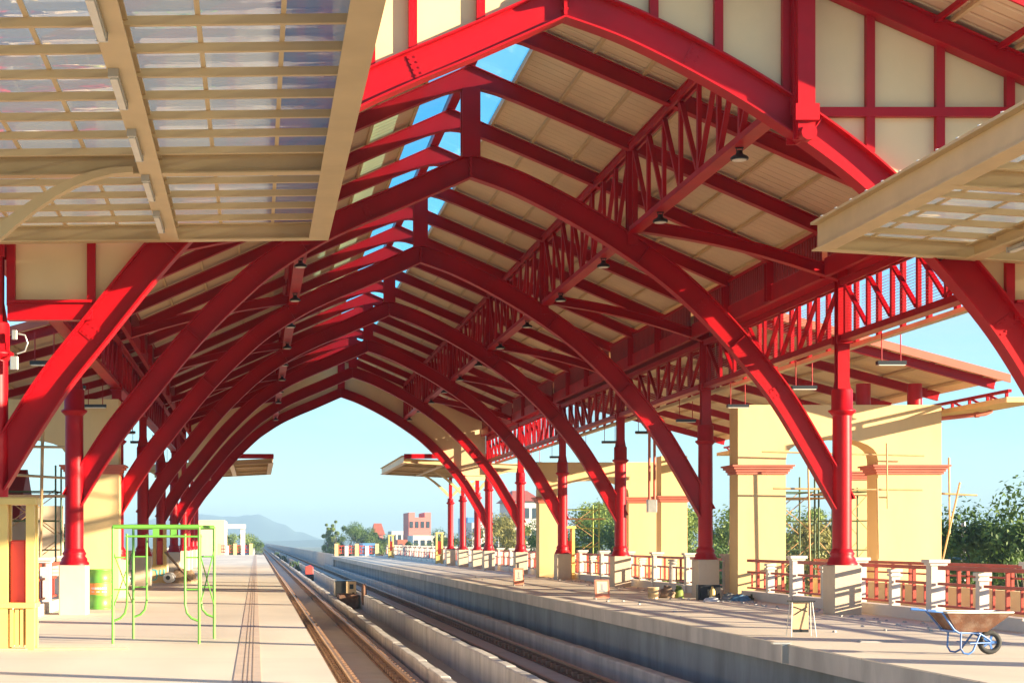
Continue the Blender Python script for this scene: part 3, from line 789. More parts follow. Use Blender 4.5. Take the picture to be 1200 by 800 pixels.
# outer yellow parapet with rail behind the near railing
t=thing('parapet_wall','yellow outer parapet wall with red rail behind the right balustrade','wall',(15.6,20,0))
m=MB(); m.bbox(15.5,15.7,24,47.6,.001,.58,.01); m.build('wall',YEL_LIT,t)
m=MB()
m.box(15.55,15.65,24,47.6,1.05,1.12); m.box(15.57,15.63,24,47.6,.82,.86)
m.build('top_rail',REDL,t)
m=MB(); y=24.2
while y<47.5: m.box(15.57,15.63,y-.03,y+.03,.582,1.049); y+=1.1
m.build('uprights',REDL,t)
t=thing('parapet_wall','pale yellow parapet wall behind the far right balustrade','wall',(15.6,90,0))
m=MB(); m.bbox(15.5,15.7,78,189,.001,.75,.01); m.build('wall',YEL,t)
# ------------------------------------------------------------------ yellow hose cabinets
def cabinet(x,y,label):
    t=thing('fire_cabinet',label,'cabinet',(x,y,0),'yellow slatted fire cabinets')
    for sx in (-1,1):
        for sy in (-1,1):
            m=MB(); m.box(x+sx*.195-.06,x+sx*.195+.06,y+sy*.195-.06,y+sy*.195+.06,0,2.14); m.build('post',YELP,t)
    for sy in (-1,1):
        m=MB()
        for o in (-.075,.0,.075): m.box(x+o-.028,x+o+.028,y+sy*.215-.02,y+sy*.215+.02,.05,.60)
        m.build('lower_slats',YELP,t)
    for sx in (-1,1):
        m=MB()
        for o in (-.11,0,.11): m.box(x+sx*.215-.02,x+sx*.215+.02,y+o-.035,y+o+.035,.05,.60)
        for o in (-.085,.085): m.box(x+sx*.215-.02,x+sx*.215+.02,y+o-.03,y+o+.03,.701,2.14)
        m.build('side_slats',YELP,t)
    m=MB(); m.bbox(x-.28,x+.28,y-.28,y+.28,.62,.70,.01); m.build('shelf',YELP,t)
    m=MB(); m.bbox(x-.30,x+.30,y-.30,y+.30,2.141,2.25,.02); m.build('cap',YELP,t)
    m=MB(); m.bbox(x-.11,x+.11,y-.12,y+.12,.701,1.62,.02); m.build('red_box',SIGNR,t)
    return t
cb=cabinet(-3.52,25.35,'yellow slatted fire cabinet at the front left column')
dup(cb,(-3.72,66.0,0),'yellow fire cabinet with cyan graffiti on its base, left platform')
for (x,y,l) in ((13.15,72.0,'yellow fire cabinet beside the far yellow portal'),(13.2,123.0,'yellow fire cabinet beyond the canopy columns, right platform'),(13.2,167.0,'farthest yellow fire cabinet on the right platform')):
    dup(cb,(x,y,0),l)
t=thing('graffiti_board','pale board with cyan sprayed letters leaning on the left cabinet','board',(-3.75,65.4,0))
m=MB(); m.box(-4.1,-3.42,65.4,65.44,.02,.62); m.build('board',YEL,t)
m=MB(); 
def stroke(a,b,w=.05): m.beam((a[0],65.392,a[1]),(b[0],65.392,b[1]),.012,w,(0,0,1) if abs(a[0]-b[0])>abs(a[1]-b[1]) else (1,0,0))
for a,b in (((-4.0,.12),(-4.0,.52)),((-4.0,.52),(-3.82,.5)),((-3.82,.5),(-3.78,.3)),((-3.78,.3),(-3.84,.14)),((-3.84,.14),(-4.0,.12)),((-3.66,.52),(-3.68,.3)),((-3.68,.3),(-3.5,.3)),((-3.52,.54),(-3.52,.1))): stroke(a,b)
m.build('sprayed_letters',CYAN,t)
# ------------------------------------------------------------------ oil drum
t=thing('oil_drum','green oil drum with an orange band beside the left pedestal','drum',(-3.70,40.4,0))
x,y=-3.70,40.4
m=MB(); m.lathe((x,y,0),[(.275,0),(.285,.01),(.285,.03),(.27,.04),(.27,.30),(.282,.315),(.282,.335),(.27,.345)],28,cap=True); m.build('lower_body',GREEN,t)
m=MB(); m.lathe((x,y,.345),[(.271,0),(.271,.27)],28,cap=False); m.build('orange_band',ORANGE,t)
m=MB(); m.lathe((x,y,.615),[(.27,0),(.282,.012),(.282,.03),(.27,.04),(.27,.29),(.285,.30),(.285,.33),(.26,.33),(.255,.31),(0.001,.31)],28,cap=False); m.build('upper_body',GREEN,t)
m=MB()
for i in range(9):
    a=R(-128+i*9.0); b=R(-128+i*9+6)
    for zz,h in ((.47,.05),(.405,.022)):
        if h<.03 and i in (2,5): continue
        p=[(x+.274*math.cos(q),y+.274*math.sin(q)) for q in (a,b)]
        m.hexa([(p[0][0],p[0][1],zz),(p[1][0],p[1][1],zz),(p[1][0]*1+.0,p[1][1]+.003,zz),(p[0][0],p[0][1]+.003,zz),(p[0][0],p[0][1],zz+h),(p[1][0],p[1][1],zz+h),(p[1][0],p[1][1]+.003,zz+h),(p[0][0],p[0][1]+.003,zz+h)])
m.build('white_print',PLAST,t)
# ------------------------------------------------------------------ scaffold frames
t=thing('walkway_scaffold','bright green walk-through scaffold standing on the left platform','scaffold',(-1.5,27.3,0))
def hframe(xa,xb,y):
    r=.022
    for x,s in ((xa,1),(xb,-1)):
        m=MB(); m.tube((x,y,0),(x,y,1.83),r,8); m.build('leg',GREEN,t)
        xi=x+s*.22
        m=MB(); m.path([(xi,y,1.72),(xi,y,.62),(xi-s*.03,y,.48),(xi-s*.10,y,.40),(x+s*.02,y,.36)],r*.85,8); m.build('inner_leg',GREEN,t)
        for z in (.85,1.35): 
            m=MB(); m.tube((x,y,z),(xi,y,z),.014,6); m.build('rung',GREEN,t)
    m=MB(); m.tube((xa,y,1.83),(xb,y,1.83),.034,8); m.build('head_tube',GREEN,t)
    m=MB(); m.tube((xa+.2,y,1.68),(xb-.2,y,1.68),.018,8); m.build('lower_head_tube',GREEN,t)
    m=MB(); m.box((xa+xb)/2-.05,(xa+xb)/2+.05,y-.012,y+.012,1.69,1.80); m.build('plate',GREEN,t)
hframe(-2.24,-.89,26.7); hframe(-2.02,-.69,28.1)
for xa,xb in ((-2.24,-2.02),(-.89,-.69)):
    for z0,z1 in ((.55,1.45),(1.45,.55)):
        m=MB(); m.tube((xa,26.72,z0),(xb,28.08,z1),.011,6); m.build('cross_brace',GREEN,t)
    m=MB(); m.tube((xa,26.72,1.83),(xb,28.08,1.83),.02,6); m.build('side_tube',GREEN,t)
# ------------------------------------------------------------------ wheelbarrow
def wheelbarrow():
    y=24.2
    t=thing('wheelbarrow','rusty brown wheelbarrow with blue frame on the right platform','wheelbarrow',(10.096,y,0))
    # tray: open tub (double walled)
    top=[(9.661,y-.34),(10.618,y-.28),(10.618,y+.28),(9.661,y+.34)]; zt=[.60,.60,.60,.60]
    bot=[(9.852,y-.22),(10.287,y-.19),(10.287,y+.19),(9.852,y+.22)]; zb=.33
    m=MB()
    vs=[(p[0],p[1],.60) for p in top]+[(p[0],p[1],zb) for p in bot]
    ins=[(p[0]+(.015 if p[0]<10.096 else -.015),p[1]+(.012 if p[1]<y else -.012),.60) for p in top]+[(p[0],p[1]+(.01 if p[1]<y else -.01),zb+.015) for p in bot]
    m.add(vs+ins,[(7,6,5,4),(0,4,5,1),(1,5,6,2),(2,6,7,3),(3,7,4,0),(12,13,14,15),(9,13,12,8),(10,14,13,9),(11,15,14,10),(8,12,15,11),(0,1,9,8),(1,2,10,9),(2,3,11,10),(3,0,8,11)])
    m.build('tray',RUSTY,t)
    m=MB(); m.path([(p[0],p[1],.605) for p in top]+[(top[0][0],top[0][1],.605)],.014,6); m.build('tray_rim',STEEL,t)
    m=MB()
    for s in (-1,1):
        m.path([(9.452,y+s*.30,.625),(9.609,y+s*.29,.61),(9.800,y+s*.24,.36),(9.878,y+s*.22,.315),(10.183,y+s*.13,.315),(10.357,y+s*.07,.22),(10.401,y+s*.07,.17)],.016,8)
    m.path([(9.800,y-.24,.34),(9.800,y+.24,.34)],.014,6); m.build('frame',BLUE,t)
    for s in (-1,1):
        m=MB(); m.path([(9.905,y+s*.22,.32),(9.896,y+s*.23,.10),(9.939,y+s*.23,.03),(10.009,y+s*.23,.02),(10.079,y+s*.21,.06),(10.218,y+s*.12,.30)],.014,8); m.build('leg',BLUE,t)
        m=MB(); m.tube((10.026,y+s*.23,.17),(10.401,y+s*.07,.17),.011,6); m.build('strut',BLUE,t)
        m=MB(); m.tube((9.400,y+s*.30,.632),(9.513,y+s*.30,.622),.021,8); m.build('grip',BLUE,t)
    w=MB(); n=24
    for i in range(n):
        pass
    # tyre ring in xz plane
    vs=[];fs=[]; Rr=.135; rr=.038; k=10
    for i in range(n):
        a=2*math.pi*i/n
        for j in range(k):
            b=2*math.pi*j/k; q=Rr+rr*math.cos(b); vs.append((10.401+q*math.cos(a),y+rr*math.sin(b),.173+q*math.sin(a)))
    for i in range(n):
        for j in range(k): fs.append((i*k+j,((i+1)%n)*k+j,((i+1)%n)*k+(j+1)%k,i*k+(j+1)%k))
    w.add(vs,fs,True); wh=w.build('wheel',RUBBER,t)
    m=MB(); m.tube((10.401,y-.016,.173),(10.401,y+.016,.173),.035,14); m.tube((10.401,y-.09,.173),(10.401,y+.09,.173),.016,8)
    for i in range(5):
        a=2*math.pi*i/5; m.beam((10.401,y,.173),(10.401+.11*math.cos(a),y,.173+.11*math.sin(a)),.02,.03)
    m.build('hub',BLUE,wh)
wheelbarrow()
# ------------------------------------------------------------------ loose things on the right platform
def stand():
    x,y=9.2,28.8
    t=thing('plywood_stand','small white wire stand holding a sheet of plywood near platform edge','stand',(x,y,0))
    for sx in (-1,1):
        for sy in (-1,1):
            m=MB(); m.tube((x+sx*.21,y+sy*.14,0),(x+sx*.17,y+sy*.05,.58),.008,6); m.build('leg',LAMPW,t)
    m=MB(); m.box(x-.22,x+.22,y-.07,y+.07,.581,.605); m.build('top_bar',BLACK,t)
    m=MB(); m.box(x-.15,x+.12,y-.012,y+.012,.10,.575); m.build('plywood',WOOD,t)
    m=MB(); m.beam((x-.13,y-.017,.50),(x+.1,y-.017,.42),.008,.012); m.build('strap',BLACK,t)
    m=MB(); m.beam((x-.12,y-.022,.36),(x+.1,y-.022,.5),.008,.012); m.build('strap',BLACK,t)
    m=MB(); m.box(x-.15,x+.12,y-.02,y-.013,.07,.12); m.build('lower_band',BLACK,t)
stand()
def aframe(x,y,w,h,label):
    t=thing('warning_sign',label,'sign',(x,y,0),'red and white standing signs')
    m=MB(); m.beam((x,y-.12,0),(x,y,h),w,.02,(0,1,0)); m.v=[(p[0],p[1],p[2]) for p in m.v]
    m=MB(); q=[(x-w/2,y-.12,.04),(x+w/2,y-.12,.04),(x+w/2,y-.10,.04),(x-w/2,y-.10,.04),(x-w/2,y-.01,h),(x+w/2,y-.01,h),(x+w/2,y+.01,h),(x-w/2,y+.01,h)]
    m.hexa(q); m.build('board',SIGND,t)
    def on(u0,u1,v0,v1,d):
        f=lambda u,v: (x-w/2+u*w, y-.12+.11*v-d, .04+(h-.04)*v)
        return [f(u0,v0),f(u1,v0),tuple(map(sum,zip(f(u1,v0),(0,.004,0)))),tuple(map(sum,zip(f(u0,v0),(0,.004,0)))),f(u0,v1),f(u1,v1),tuple(map(sum,zip(f(u1,v1),(0,.004,0)))),tuple(map(sum,zip(f(u0,v1),(0,.004,0))))]
    m=MB(); m.hexa(on(.13,.87,.24,.90,.006)); m.build('white_face',BEIGE,t)
    m=MB(); m.hexa(on(.30,.70,.34,.44,.011)); m.hexa(on(.42,.58,.45,.78,.011)); m.build('grey_symbol',STEEL,t)
    for sx in (-1,1):
        m=MB(); m.tube((x+sx*w*.45,y+.16,0),(x+sx*w*.45,y+.02,h-.02),.012,6); m.build('rear_leg',STEEL,t)
        m=MB(); m.tube((x+sx*w*.45,y-.13,0),(x+sx*w*.45,y-.11,.05),.012,6); m.build('front_foot',STEEL,t)
aframe(9.52,47.0,.40,.55,'red bordered standing sign with white face near the platform edge')
aframe(9.46,61.5,.36,.64,'farther reddish standing sign by the platform edge')
t=thing('paint_bucket','cream paint bucket on the right platform by the balustrade','bucket',(11.1,47.7,0))
m=MB(); m.lathe((11.1,47.7,0),[(.13,0),(.155,.30),(.165,.30),(.165,.32),(.15,.32),(.14,.05),(.001,.05)],18,cap=False); m.build('pail',PANEL,t)
m=MB(); m.path([(10.94,47.7,.29),(10.97,47.6,.2),(11.1,47.53,.17),(11.23,47.6,.2),(11.26,47.7,.29)],.006,5); m.build('handle',STEEL,t)
def blob(x,y,rx,ry,rz,name,mt,label,cat,seed,n=3):
    rnd=random.Random(seed); m=MB(); nu,nv=14,8; vs=[]
    for j in range(nv+1):
        th=math.pi/2*j/nv
        for i in range(nu):
            a=2*math.pi*i/nu; k=1+rnd.uniform(-.22,.22)
            vs.append((x+rx*k*math.cos(a)*math.cos(th),y+ry*k*math.sin(a)*math.cos(th),max(0.0,rz*math.sin(th)*k)))
    m.add(vs,[(j*nu+i,j*nu+(i+1)%nu,(j+1)*nu+(i+1)%nu,(j+1)*nu+i) for j in range(nv) for i in range(nu)],True)
    tag(m.build(name,mt),label,cat)
blob(11.62,48.2,.22,.2,.34,'sand_sack',DEBR,'dark lumpy sack on the right platform beside the bucket','sack',1)
blob(11.95,48.3,.14,.14,.32,'leafy_bag',LEAFM,'greenish bag of plant waste beside the dark sack','bag',2)
blob(13.0,45.9,.30,.22,.16,'rag_heap',mat('blue_rag',(.12,.25,.38),.8,.4,9),'bluish rags heaped at the foot of the near portal','rags',3)
blob(12.75,46.0,.22,.2,.20,'rubble_sack',mat('grey_sack',(.22,.23,.22),.8,.4,9),'grey sack of rubble between the pedestal and the portal','sack',4)
blob(12.2,45.7,.22,.12,.10,'plastic_sheet',PLAST,'crumpled white plastic sheet before the black crate','plastic sheet',5)
t=thing('black_crate','black crate with yellow bottle leaning at the third right pedestal','crate',(12.35,46.4,0))
m=MB(); m.box(12.02,12.62,46.4,46.62,.0,.42); m.box(12.08,12.27,46.36,46.399,.04,.38); m.box(12.45,12.60,46.36,46.399,.04,.38); m.build('crate',BLACK,t)
m=MB(); m.lathe((12.37,46.25,0),[(.07,0),(.075,.02),(.075,.26),(.03,.33),(.03,.38),(.001,.385)],14,cap=False); tag(m.build('bottle',YELP),'yellow bottle standing before the black crate','bottle')
t=thing('pipe_pile','pile of dark pipes and battens at the near portal foot','pipes',(13.9,46.6,0))
m=MB(); rnd=random.Random(4)
for i in range(9):
    z=.03+.05*(i//4); yy=46.3+.09*(i%4); m.tube((13.35+rnd.uniform(-.1,.1),yy+rnd.uniform(-.1,.1),z+.02),(14.3+rnd.uniform(-.1,.1),yy+rnd.uniform(-.2,.1),z),.028,6)
m.build('pipes',DGREEN,t)
blob(14.3,46.5,.2,.2,.1,'sawdust_heap',YEL,'small yellowish heap of plaster at the portal foot','heap',7)
# puddle-like scrap and bent strip on the right platform
m=MB(); m.hexa([(9.55,27.0,.001),(10.25,27.05,.001),(10.2,27.35,.001),(9.6,27.3,.001),(9.6,27.05,.02),(10.2,27.1,.03),(10.15,27.3,.02),(9.62,27.25,.03)]); tag(m.build('cement_bag',CONCL),'flattened grey cement bag lying on the right platform','bag')
m=MB(); m.beam((8.26,26.62,-.30),(8.26,26.62,.0),.12,.05,(0,1,0)); m.box(8.05,8.33,26.56,26.68,.002,.03); tag(m.build('edge_clamp',STEEL),'steel clamp hooked over the right platform edge','clamp')
# plank on the left platform floor
m=MB(); m.hexa([(-3.9,25.0,.002),(-1.9,25.35,.002),(-1.9,25.40,.002),(-3.9,25.1,.002),(-3.9,25.0,.03),(-1.9,25.35,.02),(-1.9,25.40,.02),(-3.9,25.1,.03)]); tag(m.build('wooden_batten',WOOD),'thin wooden batten lying on the left platform floor','batten')
# scattered rubble along the balustrade foot
m=MB(); rnd=random.Random(21)
for i in range(230):
    yy=rnd.choice([rnd.uniform(44,48),rnd.uniform(48,76),rnd.uniform(30,44)]); xx=13.1-abs(rnd.gauss(0,.55)) if rnd.random()<.85 else rnd.uniform(9,13)
    q=rnd.uniform(.012,.05); a=rnd.uniform(0,3); c,d=math.cos(a)*q,math.sin(a)*q
    m.hexa([(xx-c,yy-d,.001),(xx+d,yy-c,.001),(xx+c*1.3,yy+d*1.3,.001),(xx-d,yy+c,.001),(xx-c*.6,yy-d*.6,q*.8),(xx+d*.6,yy-c*.6,q*.9),(xx+c*.7,yy+d*.7,q*.7),(xx-d*.6,yy+c*.6,q*.8)])
tag(m.build('rubble_scatter',CONCL),'small bits of mortar rubble scattered along the right balustrade foot','rubble',None,'stuff')
# left clutter
t=thing('rubbish_bin','dark green bin behind the scaffold on the left platform','bin',(-4.35,63,0))
m=MB(); m.bbox(-4.6,-4.2,62.8,63.2,.05,.5,.03); m.build('bin_body',mat('bin_green',(.02,.14,.10),.5,.1,4),t); m=MB(); m.bbox(-4.63,-4.17,62.77,63.23,.501,.55,.01); m.build('lid',DGREEN,t)
m=MB(); m.beam((-3.4,64.0,1.2),(-2.5,65.2,.1),.09,.05); tag(m.build('leaning_plank',DEBR),'dark plank leaning over the rubble on the left platform','plank')
blob(-2.9,65.6,.65,.5,.5,'rubble_heap',mat('rubble_tan',(.45,.30,.18),.9,.4,7,.4),'tan heap of building rubble on the left platform','rubble',9)
t=thing('sprayed_roll','white roll with black end lying at the rubble','roll',(-3.35,65.0,0))
m=MB(); m.tube((-3.35,65.0,.22),(-3.2,65.5,.22),.2,14); m.build('roll',PLAST,t); m=MB(); m.tube((-3.354,64.985,.22),(-3.35,64.999,.22),.09,12); m.build('core',BLACK,t)
blob(-5.2,44.6,.5,.6,.35,'sack_heap',BEIGE,'pale sacks heaped behind the second left pedestal','sacks',10)
# ------------------------------------------------------------------ things in the central trough
t=thing('generator_box','black and cream equipment box in the track trough','equipment box',(4.2,80,-1.44))
m=MB(); m.bbox(3.72,4.70,80.0,81.6,-1.0,-.25,.03); m.build('casing',BLACK,t)
m=MB(); m.bbox(4.22,4.69,79.90,79.999,-.98,-.27,.01); m.build('cream_panel',PANEL,t)
m=MB(); m.box(4.38,4.56,79.885,79.899,-.62,-.40); m.build('dial',BLACK,t)
m=MB(); m.box(4.50,4.60,79.88,79.899,-.86,-.78); m.build('socket',BLACK,t)
t=thing('rusty_skip','rusty brown open box below the equipment box in the track trough','skip',(4.2,77,-1.44))
m=MB(); m.box(3.75,4.62,76.8,79.2,-1.42,-1.36); m.box(3.75,3.80,76.8,79.2,-1.359,-.82); m.box(4.57,4.62,76.8,79.2,-1.359,-.82); m.box(3.801,4.569,76.8,76.85,-1.359,-.80); m.box(3.801,4.569,79.15,79.2,-1.359,-.80); m.build('body',RUSTY,t)
t=thing('hose_coil','rusty coil of hose hanging beside the equipment box','hose',(4.85,76,-1.2))
m=MB()
for k in range(4): m.path([(4.72+.05*k,75.2+.4*k+.5*math.cos(a*math.pi/6),-.75+.42*math.sin(a*math.pi/6)) for a in range(13)],.05,6)
m.build('coil',RUSTY,t)
def trough_can(x,y):
    t=thing('fuel_can','red can on a black base standing in the track trough','can',(x,y,-1.44))
    m=MB(); m.lathe((x,y,-1.44),[(.3,0),(.36,.1),(.36,.5),(.3,.55)],12); m.build('black_base',BLACK,t)
    m=MB(); m.bbox(x-.3,x+.3,y-.2,y+.2,-.88,-.3,.05); m.tube((x-.15,y,-.3),(x+.15,y,-.22),.04,6); m.build('can_body',SIGNR,t)
trough_can(4.05,130)
for (y,x,l) in ((178,4.1,'dark bundle of hoses far along the track trough'),(250,4.1,'dark hose bundle farther down the line'),(330,4.1,'farthest dark hose bundle in the track trough')):
    t=thing('hose_bundle',l,'hoses',(x,y,-1.44))
    m=MB(); 
    for k in range(5): m.path([(x-.4+.2*k+.1*math.sin(a),y-2+a*.7,-1.0+.5*math.sin(a*.6+k)) for a in range(7)],.11,6)
    m.build('hoses',DGREEN,t)
# ------------------------------------------------------------------ scaffold towers in the portals
def tower(x0,x1,y0,y1,h,label,mt,plankz):
    t=thing('scaffold_tower',label,'scaffold',((x0+x1)/2,y0,0),'scaffold towers in the portals')
    for x in (x0,x1):
        for y in (y0,y1):
            m=MB(); m.tube((x,y,0),(x,y,h),.028,7); m.build('standard',mt,t)
    z=.5
    while z<h:
        for (a,b) in (((x0,y0),(x1,y0)),((x0,y1),(x1,y1)),((x0,y0),(x0,y1)),((x1,y0),(x1,y1))):
            m=MB(); m.tube((a[0],a[1],z),(b[0],b[1],z),.02,6); m.build('ledger',mt,t)
        z+=.85
    z=.3
    while z<h-1.2:
        for y in (y0,y1):
            m=MB(); m.tube((x0,y,z),(x1,y,z+1.3),.014,5); m.tube((x1,y,z),(x0,y,z+1.3),.014,5); m.build('cross_brace',BAMB,t)
        z+=1.5
    m=MB(); m.box(x0-.3,x1+.3,y0-.05,y1+.05,plankz,plankz+.05); m.build('plank',WOOD,t)
    return t
tower(15.0,16.5,50.4,51.8,3.55,'dark green scaffold tower behind the arch of the sunlit portal',DGREEN,2.85)
tower(16.75,17.9,49.6,50.8,3.2,'narrow scaffold beside the right pier of the sunlit portal',DGREEN,2.95)
tower(13.8,15.6,77.6,79.0,3.3,'yellow green scaffold tower in the far right portal',mat('yellowgreen_steel',(.30,.38,.06),.5,.1,4),2.6)
tower(-7.6,-5.8,49.4,50.8,3.8,'dark scaffold tower inside the left portal arch',DGREEN,2.9)
def pole(name,a,b,r,label,mt=BAMB):
    m=MB(); m.tube(a,b,r,8,r*.8); tag(m.build(name,mt),label,'pole','bamboo poles lashed to the portals')
pole('bamboo_pole',P(893,529,47.5),P(1083,534,47.5),.025,'bamboo pole lashed across the sunlit portal just below its arch')
pole('bamboo_pole',P(906,572,47.4),P(1081,574,47.4),.028,'lower bamboo pole across the sunlit portal under its terracotta band')
pole('bamboo_pole',P(1039,519,47.3),P(1040,596,47.3),.025,'upright bamboo pole before the right pier of the sunlit portal')
pole('bamboo_pole',P(947,541,47.2),P(950,690,47.2),.028,'long upright bamboo pole in the arch of the sunlit portal')
pole('bamboo_pole',P(1028,560,47.1),P(1030,655,47.1),.025,'short upright bamboo pole beside the right pier inner edge')
pole('bamboo_pole',P(1112,536,49),P(1113,625,49),.03,'upright bamboo pole just outside the right edge of the sunlit portal')
pole('bamboo_pole',P(1125,565,48.7),P(1105,655,48.7),.03,'slanting bamboo pole outside the right edge of the sunlit portal')
pole('bamboo_pole',P(1103,578,48.9),P(1145,580,48.9),.03,'short level bamboo pole outside the right edge of the sunlit portal')
pole('bamboo_pole',P(50,505,46.8),P(47,668,46.8),.05,'upright bamboo pole in the left portal opening')
pole('bamboo_pole',P(25,523,46.7),P(90,524,46.7),.04,'level bamboo pole across the left portal opening')
pole('bamboo_pole',P(15,556,46.6),P(80,560,46.6),.04,'lower level bamboo pole across the left portal opening')
# hanging control box
t=thing('pendant_control','grey control box hanging on two orange pipes at the far portal','control box',P(763,560,60))
for u in (761,767):
    m=MB(); m.tube(P(u,585,60),P(u,505,60),.05,6); m.build('pipe',SALM,t)
m=MB(); a=P(758,600,60); b=P(769,585,60); m.bbox(a[0],b[0],59.85,60.1,a[2],b[2],.02); m.build('box',STEEL,t)
# left background wall and hut
t=thing('shed','low shed with dark roof seen through the left portal','shed',(-12,60,-1))
m=MB(); m.box(-13,-8.6,60,64,-9,2.4); m.build('wall',FACB,t); m=MB(); m.hexa([(-13.3,59.7,2.4),(-8.3,59.7,2.4),(-8.3,64.3,2.4),(-13.3,64.3,2.4),(-13.3,61.9,4.2),(-8.3,61.9,4.2),(-8.3,62.1,4.2),(-13.3,62.1,4.2)]); m.build('roof',DRED,t)
t=thing('site_wall','grey site wall behind the left portal scaffold','wall',(-7,54,0))
m=MB(); m.bbox(-6.9,-6.0,53,53.3,0,2.7,.02); m.build('wall',BEIGE,t)
# ------------------------------------------------------------------ platform end fences
def endfence(x0,x1,y,label):
    t=thing('end_fence',label,'fence',((x0+x1)/2,y,0),'red fences at the platform ends')
    n=4
    for i in range(n+1):
        x=x0+(x1-x0)*i/n; m=MB(); m.box(x-.2,x+.2,y-.2,y+.2,0,1.35 if i%2==0 else 1.1); m.build('post',YEL if i%2==0 else WHITE,t)
        if i<n:
            xn=x0+(x1-x0)*(i+1)/n; m=MB()
            for z in (.3,.7,1.1): m.box(x+.203,xn-.203,y-.05,y+.05,z-.05,z+.05)
            for j in range(1,4): xx=x+(xn-x)*j/4; m.box(xx-.04,xx+.04,y-.04,y+.04,.3,1.1)
            m.build('panel',REDL,t)
endfence(8.9,13.4,189,'red lattice fence across the end of the right platform')
endfence(-4.4,-.6,204,'red lattice fence across the end of the left platform')
# ------------------------------------------------------------------ trees
def leafcloud(rnd,blobs,n,size):
    m=MB()
    for _ in range(n):
        c,r=rnd.choice(blobs)
        while True:
            d=Vector((rnd.uniform(-1,1),rnd.uniform(-1,1),rnd.uniform(-1,1)))
            if .1<d.length<1: break
        d=d*(.55+.45*rnd.random()); p=Vector(c)+Vector((d.x*r[0],d.y*r[1],d.z*r[2]))
        s=size*rnd.uniform(.6,1.4)
        nrm=(d+Vector((rnd.uniform(-1,1),rnd.uniform(-1,1),rnd.uniform(-.2,1.2)))).normalized()
        x=nrm.cross(Vector((rnd.uniform(-1,1),rnd.uniform(-1,1),.3))).normalized(); y=nrm.cross(x)
        m.add([p-x*s, p-y*s*.45, p+x*s, p+y*s*.45],[(0,1,2,3)])
    return m
def tree_proto(seed,h,w,mt,n=20000,size=.115,tall=False):
    rnd=random.Random(seed)
    t=thing('broadleaf_tree','','tree',(0,0,0),'trees around the viaduct')
    blobs=[]
    m=MB(); m.tube((0,0,0),(.2,.1,h*.5),.3,8,.18)
    nb=16 if not tall else 14
    for i in range(nb):
        a=rnd.uniform(0,6.28); rr=w*rnd.uniform(.15,.72)*(1 if not tall else .6); z=h*rnd.uniform(.45,.9) if not tall else h*(.2+.75*i/nb)
        c=(rr*math.cos(a),rr*math.sin(a),z); s=w*rnd.uniform(.22,.40)*(1 if not tall else (1.5-1.0*i/nb))
        blobs.append((c,(s,s,s*.75)))
        e=(c[0]*1.0+rnd.uniform(-.5,.5)*w*.6,c[1]+rnd.uniform(-.5,.5)*w*.6,c[2]+rnd.uniform(-.12,.06)*h); (blobs.append((e,(s*.42,s*.42,s*.36))) if not tall else None); m.tube((.1,.05,h*.35),c,.09,5,.03)
    m.build('trunk',BARK,t,local=True)
    leafcloud(rnd,blobs,n,size).build('crown',mt,t,local=True)
    return t
tp=[tree_proto(1,13,5.5,LEAFD),tree_proto(2,12,5.2,LEAFM),tree_proto(3,12.5,5.8,LEAFD),tree_proto(4,16,3.2,LEAFM,15000,.15,True),tree_proto(5,11,4.6,LEAFY,15000,.11)]
used=set()
spots=[ # u, v_top, Y, proto, label
 (1130,592,88,0,'dark green tree just right of the sunlit portal'),
 (1168,590,80,2,'broad dark tree at the right picture edge behind the balustrade'),
 (1215,560,70,0,'tall dark tree cut off by the right picture edge'),
 (1085,612,120,1,'mid green tree directly behind the right pier of the sunlit portal'),
 (1150,628,110,1,'lighter green tree behind the dark trees at far right'),
 (1040,606,115,4,'yellowish tree seen behind the scaffold of the sunlit portal'),
 (965,600,105,4,'pale yellow green tree seen through the arch of the sunlit portal'),
 (940,588,150,1,'green tree top left inside the sunlit portal arch'),
 (905,590,160,0,'dark tree hidden mostly by the left pier of the sunlit portal'),
 (840,586,130,1,'bright green tree between the third column and the sunlit portal'),
 (815,592,120,0,'dark green tree right of the far portal'),
 (775,590,140,1,'green tree behind the right pier of the far portal'),
 (725,582,150,1,'rounded green tree seen through the far portal arch'),
 (700,592,140,0,'dark tree low in the far portal arch'),
 (680,600,135,2,'dark tree left in the far portal arch'),
 (624,606,160,0,'small dark tree left of the far portal'),
 (590,600,190,4,'yellowish tree behind the canopy columns'),
 (430,612,420,2,'hazy rounded tree beyond the end of the right platform'),
 (405,610,430,0,'broad hazy tree left of the viaduct parapet clump'),
 (383,608,400,3,'tall slim hazy conifer beyond the platform end'),
 (392,604,410,3,'taller slim conifer beside its hazy neighbour'),
 (455,622,450,1,'low hazy tree behind the platform end fence'),
 (508,618,300,0,'dark tree beside the pink building'),
 (274,622,330,1,'small tree under the concrete beam at far left'),
 (287,626,380,0,'low dark tree left of the vanishing tracks'),
 (20,610,70,0,'dark tree seen below the left portal scaffold'),
 (45,600,95,2,'dark tree behind the left portal opening'),
]
hs={0:13,1:12,2:12.5,3:16,4:11}
for (u,v,Y,pi,l) in spots:
    x,y,zt=P(u,v,Y); h=zt+9; s=h/(hs[pi]*.98)
    if pi in used: o=dup(tp[pi],(x,y,-9),l,rz=random.uniform(0,6.28))
    else: o=tp[pi]; o.location=(x,y,-9); o['label']=l; used.add(pi)
    k=1.0 if Y<250 else .95
    o.scale=(s*k,s*k,s)
